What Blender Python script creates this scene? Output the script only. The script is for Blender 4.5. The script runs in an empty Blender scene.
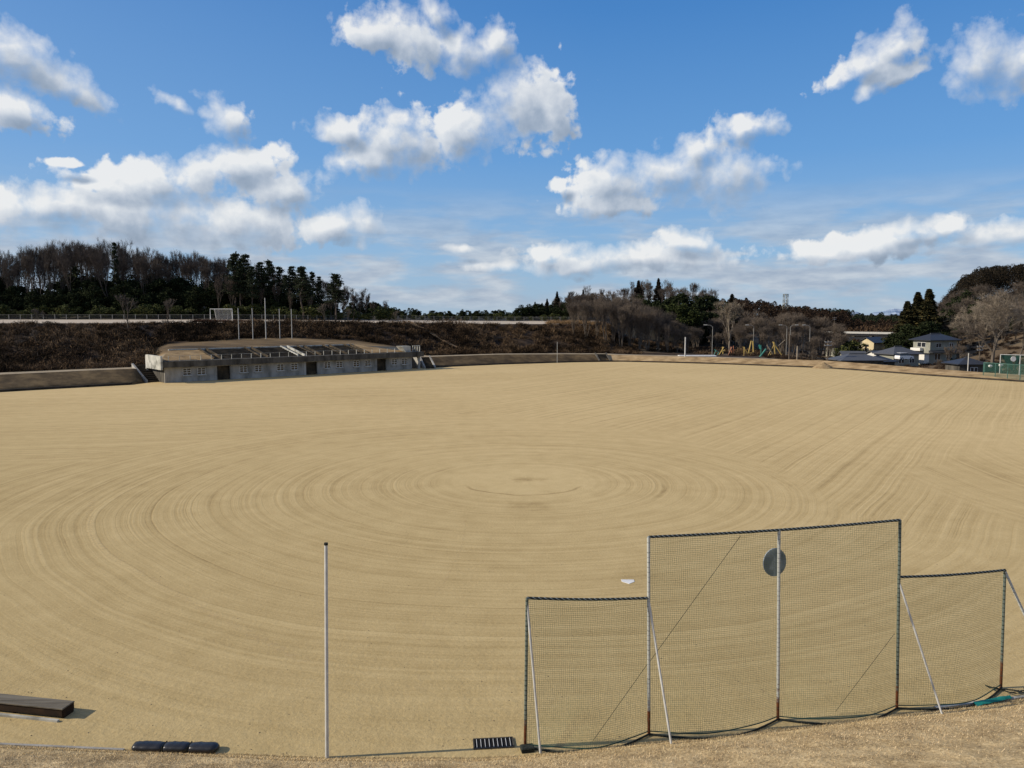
import bpy, math, random
import numpy as np
from mathutils import Vector, Matrix, noise as mnoise

R = math.radians
rnd = random.Random(7)
scene = bpy.context.scene
COL = scene.collection
F, PIT, H = 769.0, R(5.2), 10.0
CP, SP = math.cos(PIT), math.sin(PIT)
SUN_DIR = Vector((-0.99, -0.10, 0)).normalized()
SUN_EL = R(28)

# ---------------------------------------------------------------- helpers
def P(px, Y, z):                       # a point at forward distance Y, height z
    return Vector(((px-512)/F*(Y*CP+(H-z)*SP), Y, z))
def G(px, py, z=0.0):                  # the point of height z seen at px, py
    u, v = (px-512)/F, (py-384)/F
    dn, fw = SP+v*CP, CP-v*SP
    k = (H-z)/dn
    return Vector((u*k, fw*k, z))
def ZT(py, Y):                         # height seen at row py at distance Y
    v = (py-384)/F
    return H-Y*(SP+v*CP)/(CP-v*SP)
def interp(tab, x):
    if x <= tab[0][0]: return tab[0][1:]
    for a, b in zip(tab, tab[1:]):
        if x <= b[0]:
            t = (x-a[0])/(b[0]-a[0])
            return tuple(p+(q-p)*t for p, q in zip(a[1:], b[1:]))
    return tab[-1][1:]

class MB:
    def __init__(s): s.v = []; s.f = []; s.smooth = False
    def add(s, vs, fs):
        o = len(s.v); s.v += [tuple(v) for v in vs]; s.f += [tuple(i+o for i in f) for f in fs]; return s
    def quad(s, a, b, c, d): return s.add([a, b, c, d], [(0, 1, 2, 3)])
    def box(s, c, size, rz=0, bev=0):
        x, y, z = [k/2 for k in size]; M = Matrix.Rotation(rz, 3, 'Z'); c = Vector(c)
        if bev:
            b = min(bev, x*.9, y*.9, z*.9); vs = []; 
            for zz, k in ((-z, b), (-z+b, 0), (z-b, 0), (z, b)):
                for sx, sy in ((-1, -1), (1, -1), (1, 1), (-1, 1)):
                    vs.append(c+M@Vector((sx*(x-k), sy*(y-k), zz)))
            fs = [(3, 2, 1, 0), (12, 13, 14, 15)]
            for l in range(3):
                for i in range(4):
                    fs.append((l*4+i, l*4+(i+1) % 4, l*4+4+(i+1) % 4, l*4+4+i))
            return s.add(vs, fs)
        vs = [c+M@Vector((sx*x, sy*y, sz*z)) for sz in (-1, 1) for sx, sy in ((-1, -1), (1, -1), (1, 1), (-1, 1))]
        return s.add(vs, [(3, 2, 1, 0), (4, 5, 6, 7), (0, 1, 5, 4), (1, 2, 6, 5), (2, 3, 7, 6), (3, 0, 4, 7)])
    def tube(s, pts, rad, n=6, caps=True):
        pts = [Vector(p) for p in pts]
        if not isinstance(rad, (list, tuple)): rad = [rad]*len(pts)
        o = len(s.v); last = None
        for i, p in enumerate(pts):
            a = pts[max(i-1, 0)]; b = pts[min(i+1, len(pts)-1)]
            d = (b-a); d = d.normalized() if d.length > 1e-9 else Vector((0, 0, 1))
            if last is None:
                u = d.cross(Vector((0, 0, 1)) if abs(d.z) < .9 else Vector((1, 0, 0))).normalized()
            else:
                u = (last-d*last.dot(d)).normalized()
            last = u; w = d.cross(u)
            for k in range(n):
                t = 2*math.pi*k/n
                s.v.append(tuple(p+(u*math.cos(t)+w*math.sin(t))*rad[i]))
            if i:
                for k in range(n):
                    q = (k+1) % n
                    s.f.append((o+(i-1)*n+k, o+(i-1)*n+q, o+i*n+q, o+i*n+k))
        if caps and n > 2:
            s.f.append(tuple(o+k for k in range(n))[::-1]); m = o+(len(pts)-1)*n
            s.f.append(tuple(m+k for k in range(n)))
        return s
    def build(s, name, mat, parent=None, off=(0, 0, 0)):
        me = bpy.data.meshes.new(name)
        ox, oy, oz = off
        if ox or oy or oz: vs = [(a-ox, b-oy, c-oz) for a, b, c in s.v]
        else: vs = s.v
        me.from_pydata(vs, [], s.f); me.update()
        if s.smooth: me.polygons.foreach_set('use_smooth', [True]*len(me.polygons))
        o = bpy.data.objects.new(name, me); COL.objects.link(o)
        if mat: me.materials.append(mat)
        if parent: o.parent = parent
        return o

def tag(o, label=None, cat=None, group=None, kind=None):
    if label: o['label'] = label
    if cat: o['category'] = cat
    if group: o['group'] = group
    if kind: o['kind'] = kind
    return o
def empty(name, loc, rz=0, **k):
    o = bpy.data.objects.new(name, None); COL.objects.link(o)
    o.location = loc; o.rotation_euler = (0, 0, rz); o.empty_display_size = .3
    return tag(o, **k)
def kids(o): return [c for c in bpy.data.objects if c.parent == o]
def dup(root, loc, rz=0, sc=1, label=None, group=None, cat=None):
    def cp(o, par):
        c = o.copy(); COL.objects.link(c)
        if par: c.parent = par
        for ch in CH.get(o.name, []): cp(ch, c)
        return c
    if root.name not in CH:
        def reg(o):
            CH[o.name] = kids(o)
            for c in CH[o.name]: reg(c)
        reg(root)
    r = cp(root, None); r.location = loc; r.rotation_euler = (0, 0, rz)
    r.scale = sc if isinstance(sc, tuple) else (sc, sc, sc)
    return tag(r, label, cat, group)
CH = {}

# ---------------------------------------------------------------- materials
class NT:
    def __init__(s, tree): s.t = tree; s.n = tree.nodes; s.l = tree.links
    def new(s, kind, **k):
        n = s.n.new(kind)
        for a, b in k.items(): setattr(n, a, b)
        return n
    def put(s, sock, val):
        if hasattr(val, 'is_linked') or isinstance(val, bpy.types.NodeSocket): s.l.new(val, sock)
        elif val is not None: sock.default_value = val
    def math(s, op, a, b=None, c=None, clamp=False):
        n = s.new('ShaderNodeMath', operation=op); n.use_clamp = clamp
        s.put(n.inputs[0], a)
        if b is not None: s.put(n.inputs[1], b)
        if c is not None: s.put(n.inputs[2], c)
        return n.outputs[0]
    def vm(s, op, a, b=None, sc=None):
        n = s.new('ShaderNodeVectorMath', operation=op)
        s.put(n.inputs[0], a)
        if b is not None: s.put(n.inputs[1], b)
        if sc is not None: s.put(n.inputs['Scale'], sc)
        return n.outputs['Value'] if op in ('LENGTH', 'DOT_PRODUCT', 'DISTANCE') else n.outputs[0]
    def noise(s, vec, scale, detail=4, rough=.55, dim='3D', w=None, dist=0):
        n = s.new('ShaderNodeTexNoise', noise_dimensions=dim)
        if vec is not None: s.put(n.inputs['Vector'], vec)
        if w is not None: s.put(n.inputs['W'], w)
        n.inputs['Scale'].default_value = scale; n.inputs['Detail'].default_value = detail
        n.inputs['Roughness'].default_value = rough; n.inputs['Distortion'].default_value = dist
        return n.outputs['Fac']
    def ramp(s, fac, stops, interp='LINEAR'):
        n = s.new('ShaderNodeValToRGB'); cr = n.color_ramp; cr.interpolation = interp
        while len(cr.elements) < len(stops): cr.elements.new(.5)
        for e, (p, c) in zip(cr.elements, stops):
            e.position = p; e.color = (*c, 1) if len(c) == 3 else c
        s.put(n.inputs[0], fac); return n.outputs[0]
    def mix(s, fac, a, b, mode='MIX'):
        n = s.new('ShaderNodeMix', data_type='RGBA', blend_type=mode)
        s.put(n.inputs[0], fac)
        for i, v in ((6, a), (7, b)):
            if isinstance(v, (tuple, list)): n.inputs[i].default_value = (*v[:3], 1)
            else: s.l.new(v, n.inputs[i])
        return n.outputs[2]
    def mrange(s, v, a, b, c=0, d=1, kind='LINEAR'):
        n = s.new('ShaderNodeMapRange', interpolation_type=kind)
        s.put(n.inputs[0], v)
        for i, k in enumerate((a, b, c, d)): n.inputs[i+1].default_value = k
        return n.outputs[0]

def base_mat(name):
    m = bpy.data.materials.new(name); m.use_nodes = True
    t = NT(m.node_tree); b = m.node_tree.nodes['Principled BSDF']
    b.inputs['Specular IOR Level'].default_value = .2
    return m, t, b
def bump(t, b, h, strength, dist):
    n = t.new('ShaderNodeBump'); n.inputs['Strength'].default_value = strength
    n.inputs['Distance'].default_value = dist; t.put(n.inputs['Height'], h)
    t.l.new(n.outputs[0], b.inputs['Normal'])
def mat(name, stops, scale=1.0, rough=.9, bstr=0, bdist=.05, metal=0, detail=5, stretch=(1, 1, 1), island=0, spec=.2, coat=0):
    m, t, b = base_mat(name)
    tc = t.new('ShaderNodeTexCoord'); v = tc.outputs['Object']
    if stretch != (1, 1, 1): v = t.vm('MULTIPLY', v, stretch)
    n1 = t.noise(v, scale, detail, .6)
    k = len(stops)
    if k == 1: t.put(b.inputs['Base Color'], (*stops[0], 1))
    else:
        fac = n1
        if island:
            g = t.new('ShaderNodeNewGeometry')
            fac = t.math('ADD', t.math('MULTIPLY', n1, 1-island), t.math('MULTIPLY', g.outputs['Random Per Island'], island))
        lo, hi = (.32, .68) if not island else (.2, .8)
        c = t.ramp(fac, [(lo+(hi-lo)*i/(k-1), s) for i, s in enumerate(stops)])
        t.l.new(c, b.inputs['Base Color'])
    b.inputs['Roughness'].default_value = rough; b.inputs['Metallic'].default_value = metal
    b.inputs['Specular IOR Level'].default_value = spec
    if bstr: bump(t, b, n1, bstr, bdist)
    return m

M = {}
M['tan'] = mat('dry_turf', [(.20, .13, .06), (.36, .25, .125), (.50, .365, .20)], .5, bstr=.5, bdist=.2, detail=9)
M['path'] = mat('pale_path', [(.26, .21, .14), (.36, .30, .21)], .6, bstr=.2)
M['scrubsoil'] = mat('scrub_soil', [(.012, .008, .005), (.035, .022, .013), (.075, .048, .027)], .35, bstr=.6, bdist=.4, detail=8)
M['upper'] = mat('upper_ground', [(.40, .34, .26), (.52, .45, .36)], .3)
M['floor'] = mat('forest_floor', [(.008, .008, .005), (.02, .017, .01), (.035, .028, .017)], .1, bstr=.5, bdist=.5)
M['low'] = mat('low_ground', [(.06, .045, .025), (.12, .085, .05), (.16, .12, .07)], .05, detail=8)
M['bark'] = mat('grey_bark', [(.07, .056, .044), (.17, .14, .11)], 1.5, stretch=(1, 1, .3))
M['barkdark'] = mat('dark_bark', [(.05, .040, .032), (.125, .10, .082)], 1.5)
M['barkbrown'] = mat('brown_bark', [(.078, .061, .047), (.165, .132, .104)], .3)
M['barkpale'] = mat('pale_bark', [(.13, .105, .08), (.32, .27, .205)], 1.2)
M['pine'] = mat('pine_needles', [(.008, .012, .007), (.020, .029, .014), (.042, .052, .022)], .5, island=.5)
M['everg'] = mat('evergreen_leaves', [(.008, .011, .006), (.018, .025, .011), (.042, .050, .022)], .5, island=.5, rough=.9, spec=.03)
M['shrub'] = mat('shrub_leaves', [(.02, .028, .010), (.06, .075, .022), (.14, .135, .04)], .6, island=.6)
M['cedar'] = mat('cedar_needles', [(.006, .009, .004), (.025, .026, .009), (.10, .075, .025)], .35, island=.4)
M['cedarbrown'] = mat('winter_cedar_needles', [(.008, .007, .004), (.018, .014, .008), (.040, .028, .015)], .5, island=.5)
M['brush'] = mat('brush_twigs', [(.007, .005, .0035), (.030, .018, .011), (.095, .060, .037)], .18, island=.5, detail=6)
M['brushred'] = mat('red_brush', [(.05, .022, .014), (.11, .045, .03)], .4, island=.5)
M['concrete'] = mat('concrete', [(.17, .165, .145), (.32, .31, .285), (.43, .42, .39)], .7, bstr=.2, detail=8, stretch=(1, 1, .5))
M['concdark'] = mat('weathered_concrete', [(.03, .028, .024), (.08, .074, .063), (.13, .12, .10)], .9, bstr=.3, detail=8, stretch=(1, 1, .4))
M['conclight'] = mat('pale_concrete', [(.12, .12, .10), (.42, .42, .38), (.55, .54, .49)], .9, bstr=.3, detail=8)
M['seat'] = mat('brown_concrete', [(.014, .012, .009), (.045, .036, .024), (.11, .08, .048)], .8, detail=7)  # very dark brownish concrete for seating, steps and doors
M['kerb'] = mat('shaded_kerb', [(.02, .018, .014), (.06, .05, .04)], .8)
M['white'] = mat('white_paint', [(.62, .62, .60), (.80, .80, .78)], 2, rough=.5, spec=.4)
M['greypole'] = mat('galvanised_steel', [(.42, .43, .43), (.60, .61, .60)], 3, rough=.6, spec=.3)
M['polepale'] = mat('pale_pole', [(.38, .38, .36), (.54, .54, .51)], 2, rough=.5)
M['glass'] = mat('dark_glass', [(.012, .014, .018), (.03, .035, .042)], .5, rough=.12, spec=.6)
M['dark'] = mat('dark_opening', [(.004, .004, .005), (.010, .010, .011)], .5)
M['wood'] = mat('weathered_wood', [(.065, .058, .045), (.14, .125, .10), (.19, .175, .14)], 3, stretch=(.15, 3, 1), detail=8, bstr=.3, bdist=.01)
M['woodbrown'] = mat('stained_wood', [(.016, .010, .007), (.045, .026, .014)], 4, stretch=(.5, 2, 1))
M['blackvinyl'] = mat('black_vinyl', [(.008, .009, .012), (.022, .024, .03)], 2, rough=.35, spec=.5, bstr=.15, bdist=.02)
M['teal'] = mat('teal_mat', [(.006, .14, .12), (.02, .26, .22)], 4, rough=.6, bstr=.5, bdist=.02)
M['yellow'] = mat('yellow_paint', [(.30, .215, .07), (.46, .33, .11)], 2, rough=.5)
M['tealpaint'] = mat('teal_paint', [(.03, .16, .14), (.05, .24, .20)], 2, rough=.5)
M['redpaint'] = mat('red_paint', [(.26, .09, .05), (.38, .16, .09)], 2, rough=.5)
M['tile'] = mat('roof_tiles', [(.022, .024, .029), (.04, .043, .05)], 6, rough=.45, spec=.4, stretch=(1, 1, 6), bstr=.3)
M['tilegrey'] = mat('grey_roof_tiles', [(.06, .063, .07), (.105, .11, .12)], 5, rough=.5, stretch=(1, 1, 6), bstr=.3)
M['cream'] = mat('cream_wall', [(.55, .46, .28), (.68, .58, .38)], .8)
M['housegrey'] = mat('grey_green_wall', [(.22, .225, .19), (.30, .30, .25)], 1)
M['housewhite'] = mat('white_wall', [(.60, .59, .54), (.72, .71, .66)], 1)
M['carpaint'] = mat('white_car_paint', [(.7, .7, .7), (.78, .78, .78)], 1, rough=.25, spec=.5)
M['rubber'] = mat('black_rubber', [(.01, .01, .01), (.02, .02, .02)], 4)
M['dirt'] = mat('piled_sand', [(.22, .15, .08), (.36, .27, .15)], 2, bstr=.8, bdist=.15, detail=8)
M['cord'] = mat('dark_cord', [(.012, .015, .012), (.04, .045, .038)], 20)
M['greensteel'] = mat('green_steel', [(.04, .10, .085), (.08, .17, .145)], 2, rough=.5)
M['greennet'] = mat('green_screen', [(.008, .045, .038), (.014, .065, .055)], 2)
M['board'] = mat('blue_grey_board', [(.11, .135, .175), (.15, .18, .225), (.34, .39, .43)], 2.2, rough=.5)
M['blades'] = mat('grass_blades', [(.26, .17, .09), (.52, .38, .20), (.78, .62, .36)], .6, island=.6)

def scrub_mat():
    m, t, b = base_mat('scrub_twigs'); tc = t.new('ShaderNodeTexCoord'); v = tc.outputs['Object']; g = t.new('ShaderNodeNewGeometry')
    k = t.math('ADD', t.math('MULTIPLY', t.noise(v, .07, 4, .6), .75), t.math('MULTIPLY', t.noise(v, .45, 3, .6), .6))
    k = t.math('ADD', k, t.math('MULTIPLY', g.outputs['Random Per Island'], .22))
    t.l.new(t.ramp(k, [(.52, (.006, .005, .0035)), (.68, (.022, .015, .009)), (.81, (.068, .044, .026)), (.95, (.20, .135, .08))]), b.inputs['Base Color'])
    b.inputs['Roughness'].default_value = .95; b.inputs['Specular IOR Level'].default_value = .05; return m
M['scrub'] = scrub_mat()
M['brushwarm'] = mat('warm_brush', [(.03, .019, .011), (.10, .062, .037), (.20, .13, .078)], .3, island=.5)
# raked sand of the playing field
def field_mat():
    m, t, b = base_mat('raked_sand')
    tc = t.new('ShaderNodeTexCoord'); v = tc.outputs['Object']
    sep = t.new('ShaderNodeSeparateXYZ'); t.l.new(v, sep.inputs[0]); X, Y = sep.outputs[0], sep.outputs[1]
    wob = t.math('MULTIPLY', t.math('SUBTRACT', t.noise(v, .04, 2), .5), 3.0)
    wob2 = t.math('MULTIPLY', t.math('SUBTRACT', t.noise(v, .35, 2), .5), .16)
    wobb = t.math('ADD', wob, wob2)
    def dist(cx, cy, ax=1, ay=1):
        d = t.vm('SUBTRACT', v, (cx, cy, 0)); d = t.vm('MULTIPLY', d, (ax, ay, 0)); return t.vm('LENGTH', d)
    # coordinates across the rake lines of each zone
    r1 = dist(.7, 45.5)
    c1 = t.math('ADD', r1, t.math('MULTIPLY', wobb, t.mrange(r1, 3, 22)))
    q = t.math('ADD', t.math('SUBTRACT', t.math('MULTIPLY', X, .82), t.math('MULTIPLY', Y, .57)), t.math('MULTIPLY', wobb, .55))
    r3 = t.math('ADD', dist(70, 46), t.math('MULTIPLY', wobb, .6))
    q4 = t.math('ADD', t.math('SUBTRACT', t.math('MULTIPLY', Y, .97), t.math('MULTIPLY', X, .25)), t.math('MULTIPLY', wobb, 1.5))
    r5 = t.math('ADD', dist(9, 88), t.math('MULTIPLY', wobb, .7))
    def lines(c, seed):
        w = t.math('ADD', c, seed)
        broad = t.noise(None, .42, 3, .6, '1D', w)
        mid = t.noise(None, 1.3, 4, .75, '1D', w)
        fine = t.noise(None, 3.2, 4, .75, '1D', w)
        s = t.math('ADD', t.math('MULTIPLY', broad, .13), t.math('MULTIPLY', mid, .32))
        s = t.math('ADD', s, t.math('MULTIPLY', fine, .50))
        groove = t.noise(None, .95, 2, .6, '1D', t.math('ADD', w, 41))
        groove = t.mrange(t.math('ABSOLUTE', t.math('SUBTRACT', groove, .5)), .0, .022, 1, 0)
        return t.math('SUBTRACT', s, t.math('MULTIPLY', groove, .13))
    # the ring zone is broken up along its lines
    dn = t.vm('NORMALIZE', t.vm('SUBTRACT', v, (.7, 45.5, 0)))
    cv = t.new('ShaderNodeCombineXYZ'); t.l.new(c1, cv.inputs[2]); 
    brk = t.noise(t.vm('ADD', t.vm('MULTIPLY', dn, (3.2, 3.2, 0)), t.vm('MULTIPLY', cv.outputs[0], (0, 0, .9))), 1.0, 4, .7)
    L1, L2, L3, L4 = (lines(c, k) for c, k in ((c1, 0), (q, 300), (r3, 600), (q4, 953)))
    def mixf(f, a, bb):
        n = t.new('ShaderNodeMix', data_type='FLOAT'); t.put(n.inputs[0], f); t.l.new(a, n.inputs[2]); t.l.new(bb, n.inputs[3]); return n.outputs[0]
    nz = t.math('MULTIPLY', t.math('SUBTRACT', t.noise(v, .12, 3), .5), 14)
    far = t.math('ADD', t.math('ADD', Y, nz), t.math('MULTIPLY', t.math('ABSOLUTE', X), .1))
    # far right: long straight lines; far left: nearly level lines
    L = mixf(t.mrange(t.math('ADD', X, nz), -8, 2), L4, L2)
    rx_ = t.math('MULTIPLY', t.math('MULTIPLY', t.math('MAXIMUM', X, 0), .75), t.mrange(Y, 26, 40))
    ringmask = t.mrange(t.math('ADD', t.math('ADD', r1, rx_), t.math('MULTIPLY', nz, .35)), 28, 31)
    near = t.math('MULTIPLY', t.math('SUBTRACT', 1, t.mrange(far, 50, 58)), t.mrange(X, 18, 10))
    ringmask = t.math('MULTIPLY', ringmask, t.math('SUBTRACT', 1, t.math('MULTIPLY', near, t.math('SUBTRACT', 1, t.mrange(r1, 44, 48)))))
    L1 = t.math('ADD', t.math('MULTIPLY', L1, .72), t.math('MULTIPLY', brk, .28))
    L1 = mixf(t.mrange(r1, 2.5, 6), t.math('ADD', t.math('MULTIPLY', brk, .25), .43), L1)
    L = mixf(ringmask, L1, L)
    zr = t.math('MULTIPLY', t.mrange(t.math('ADD', X, t.math('MULTIPLY', nz, .15)), 23, 25.5), t.mrange(t.math('SUBTRACT', t.math('ADD', Y, t.math('MULTIPLY', nz, .15)), t.math('MULTIPLY', X, .8)), 29.5, 27))
    L = mixf(zr, L, L3)
    amp = t.math('MULTIPLY', t.mrange(t.noise(v, .06, 3), .3, .62, .45, 1.15), t.mrange(Y, 17, 24, .35, 1))
    amp = t.math('MULTIPLY', amp, t.mrange(t.math('ADD', X, t.math('MULTIPLY', r1, .0)), 14, 24, 1, .62))
    Lc = t.math('MULTIPLY', t.math('SUBTRACT', L, .5), amp)
    big = t.noise(v, .035, 4, .6); fineN = t.noise(v, 9, 5, .7); midN = t.noise(v, .8, 5, .6)
    f = t.math('ADD', .5, t.math('MULTIPLY', Lc, 1.35))
    f = t.math('ADD', f, t.math('MULTIPLY', t.math('SUBTRACT', fineN, .5), .55))
    f = t.math('ADD', f, t.math('MULTIPLY', t.math('SUBTRACT', midN, .5), .35))
    f = t.math('ADD', f, t.math('MULTIPLY', t.math('SUBTRACT', big, .5), .35))
    # thin dark crescents round the mound
    rr = t.math('ADD', r1, t.math('MULTIPLY', t.math('SUBTRACT', t.noise(v, .5, 2), .5), .6))
    rel = t.vm('SUBTRACT', v, (.7, 45.5, 0)); rs = t.new('ShaderNodeSeparateXYZ'); t.l.new(rel, rs.inputs[0])
    ang = t.math('ARCTAN2', rs.outputs[1], rs.outputs[0])
    for rad, a0, a1, k in ((3.6, -2.9, -.25, .32), (8.3, -.65, -.05, .3), (6.2, 2.3, 2.95, .22), (12.4, -2.6, -2.1, .2), (15.5, -.3, .25, .2)):
        band = t.math('SUBTRACT', 1, t.mrange(t.math('ABSOLUTE', t.math('SUBTRACT', rr, rad)), .03, .16))
        arc = t.math('MULTIPLY', t.mrange(ang, a0, a0+.3), t.mrange(ang, a1, a1-.3))
        f = t.math('SUBTRACT', f, t.math('MULTIPLY', t.math('MULTIPLY', band, arc), k))
    # scuffed, darker patches by the mound and in front of it
    for cx, cy, rad, k in ((.9, 46.0, .9, .34), (.9, 39.6, 1.3, .20), (5.0, 28.6, 1.3, .14)):
        d = t.math('ADD', dist(cx, cy, .7, 1), t.math('MULTIPLY', t.math('SUBTRACT', t.noise(v, 1.2, 4), .5), 2.2))
        f = t.math('SUBTRACT', f, t.math('MULTIPLY', t.mrange(d, rad, 0), k))
    col = t.ramp(f, [(.0, (.25, .174, .080)), (.35, (.49, .365, .178)), (.6, (.612, .470, .244)), (1, (.73, .58, .325))])
    # weaker backscatter painted in: sand darker and greener towards the near left corner
    near_dim = t.mrange(t.math('ADD', t.math('ADD', Y, t.math('MULTIPLY', X, .5)), nz), 75, 10)
    col = t.mix(t.math('MULTIPLY', near_dim, 1.0), col, t.mix(1, col, (.80, .81, .78), 'MULTIPLY'))
    t.l.new(col, b.inputs['Base Color']); b.inputs['Roughness'].default_value = .95
    b.inputs['Specular IOR Level'].default_value = .1
    h = t.math('ADD', t.math('MULTIPLY', Lc, .9), t.math('MULTIPLY', t.math('SUBTRACT', fineN, .5), .45))
    h = t.math('ADD', h, t.math('MULTIPLY', t.math('MULTIPLY', t.noise(v, 2.6, 4, .7), t.mrange(Y, 28, 18)), .9))
    bump(t, b, h, .45, .08)
    return m
M['sand'] = field_mat()

def net_mat(name, cell, wire, col, extra=0.0):
    m, t, b = base_mat(name)
    uv = t.new('ShaderNodeUVMap'); sep = t.new('ShaderNodeSeparateXYZ'); t.l.new(uv.outputs[0], sep.inputs[0])
    tr = t.new('ShaderNodeBsdfTransparent'); mx = t.new('ShaderNodeMixShader')
    fs = []
    nz = t.math('MULTIPLY', t.noise(uv.outputs[0], 1.5, 3), .10)
    for k in (0, 1):
        u = t.math('FRACT', t.math('DIVIDE', t.math('ADD', sep.outputs[k], nz), cell))
        fs.append(t.math('LESS_THAN', u, wire/cell))
    fac = t.math('MAXIMUM', fs[0], fs[1])
    if extra: fac = t.math('MAXIMUM', fac, extra)
    t.put(b.inputs['Base Color'], (*col, 1)); b.inputs['Roughness'].default_value = .8
    t.l.new(fac, mx.inputs[0]); t.l.new(tr.outputs[0], mx.inputs[1]); t.l.new(b.outputs[0], mx.inputs[2])
    t.l.new(mx.outputs[0], m.node_tree.nodes['Material Output'].inputs[0])
    return m
M['net'] = net_mat('net_cord', .045, .0058, (.19, .25, .14))
M['netfar'] = net_mat('far_net_cord', .12, .014, (.06, .14, .11))
M['fencewire'] = net_mat('fence_wire', .10, .007, (.12, .12, .11))
M['goalnet'] = net_mat('goal_net_cord', .14, .022, (.6, .6, .6))

def post_mat():
    m, t, b = base_mat('rusty_post')
    tc = t.new('ShaderNodeTexCoord'); v = tc.outputs['Object']
    sep = t.new('ShaderNodeSeparateXYZ'); t.l.new(v, sep.inputs[0])
    n = t.noise(t.vm('MULTIPLY', v, (3, 3, 9)), 1.0, 5, .7)
    rings = t.math('FRACT', t.math('MULTIPLY', sep.outputs[2], 8.5))
    rings = t.math('GREATER_THAN', t.math('ADD', rings, t.math('MULTIPLY', n, .6)), 1.22)
    c = t.mix(rings, (.44, .46, .44), (.16, .18, .17))
    rust = t.math('ADD', t.mrange(sep.outputs[2], 1.3, .0), t.math('MULTIPLY', t.math('SUBTRACT', n, .5), 1.3))
    rust = t.mrange(rust, .35, .65)
    c = t.mix(rust, c, t.ramp(n, [(.35, (.035, .014, .007)), (.65, (.16, .055, .022))]))
    t.l.new(c, b.inputs['Base Color']); b.inputs['Roughness'].default_value = .7
    return m
M['post'] = post_mat()
M['postdark'] = M['post'].copy(); M['postdark'].name = 'dark_rusty_post'
for n_ in M['postdark'].node_tree.nodes:
    if n_.type == 'MIX' and n_.data_type == 'RGBA' and not n_.inputs[6].is_linked: n_.inputs[6].default_value = (.13, .16, .14, 1); n_.inputs[7].default_value = (.03, .045, .038, 1)
    if n_.type == 'MATH' and n_.operation == 'GREATER_THAN': n_.inputs[1].default_value = 1.1
def rail_mat():
    m, t, b = base_mat('corded_rail')
    tc = t.new('ShaderNodeTexCoord'); v = tc.outputs['Object']
    sep = t.new('ShaderNodeSeparateXYZ'); t.l.new(v, sep.inputs[0])
    s = t.math('FRACT', t.math('ADD', t.math('MULTIPLY', sep.outputs[0], 9), t.math('MULTIPLY', sep.outputs[2], 14)))
    t.l.new(t.mix(t.math('GREATER_THAN', s, .72), (.018, .026, .026), (.22, .25, .25)), b.inputs['Base Color'])
    b.inputs['Roughness'].default_value = .7
    return m
M['rail'] = rail_mat()

# ---------------------------------------------------------------- camera, sun, sky
cam = bpy.data.cameras.new('camera'); co = bpy.data.objects.new('camera', cam); COL.objects.link(co)
cam.sensor_width = 36; cam.lens = F/1024*36; cam.clip_start = .1; cam.clip_end = 30000
co.location = (0, 0, H); co.rotation_euler = (math.pi/2-PIT, 0, 0)
scene.camera = co
scene.cycles.max_bounces = 5; scene.cycles.diffuse_bounces = 2; scene.cycles.glossy_bounces = 2; scene.cycles.transparent_max_bounces = 12
sl = bpy.data.lights.new('sun', 'SUN'); sl.energy = 5.0; sl.angle = R(.53); sl.color = (1, .885, .72)
so = bpy.data.objects.new('sun', sl); COL.objects.link(so)
sd = Vector((SUN_DIR.x*math.cos(SUN_EL), SUN_DIR.y*math.cos(SUN_EL), math.sin(SUN_EL)))
so.rotation_euler = sd.to_track_quat('Z', 'Y').to_euler()
so.location = (0, 0, 60)
scene.view_settings.view_transform = 'Standard'; scene.view_settings.look = 'None'; scene.view_settings.exposure = 0

CLOUDS = [  # px, py, half width, half height, rotation in the sky (deg)
 (20, 58, 62, 26, -22), (62, 82, 52, 17, -25), (12, 110, 42, 18, -5), (0, 50, 50, 24, 0),
 (166, 100, 22, 7, -30), (224, 117, 27, 20, -25),
 (372, 32, 36, 17, -10), (415, 40, 42, 24, -20), (462, 50, 36, 18, -10), (496, 44, 20, 20, 0), (436, 14, 20, 12, -40),
 (345, 130, 38, 16, 0), (400, 142, 62, 30, 0), (460, 134, 55, 26, 10), (522, 102, 48, 34, 0), (548, 112, 28, 30, 0), (372, 158, 42, 20, 0),
 (240, 168, 52, 22, 10), (275, 190, 48, 26, 0), (150, 182, 85, 22, 5), (50, 206, 90, 22, 5), (130, 215, 110, 36, 0), (215, 225, 100, 30, 0), (70, 162, 18, 5, 0), (115,185,60,14,0),
 (328, 226, 36, 17, 5), (360, 224, 24, 20, 0),
 (608, 184, 48, 26, 0), (672, 172, 62, 24, 5), (722, 176, 56, 30, 0), (612, 200, 52, 15, 0), (556, 184, 13, 8, 0), (690, 152, 26, 14, 30),
 (740, 128, 34, 15, 5),
 (896, 44, 26, 22, 20), (866, 62, 48, 15, 22), (884, 72, 36, 14, 10), (862, 92, 14, 9, 20),
 (985, 60, 42, 30, 0), (1028, 62, 48, 30, 0),
 (868, 246, 80, 15, 3), (920, 230, 60, 11, 3), (832, 252, 40, 13, 0), (1008, 232, 48, 13, 5),
 (458, 250, 19, 4, 0), (545, 254, 32, 12, 0), (685, 243, 34, 13, 0), (640, 258, 100, 14, 0), (490, 266, 34, 6, 0), (570, 264, 60, 12, 0),
]
def sky_ang(px, py):
    u, v = (px-512)/F, (py-384)/F
    fw, up = CP-v*SP, -(SP+v*CP)
    return math.atan2(u, fw), math.atan2(up, math.hypot(u, fw))
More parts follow.
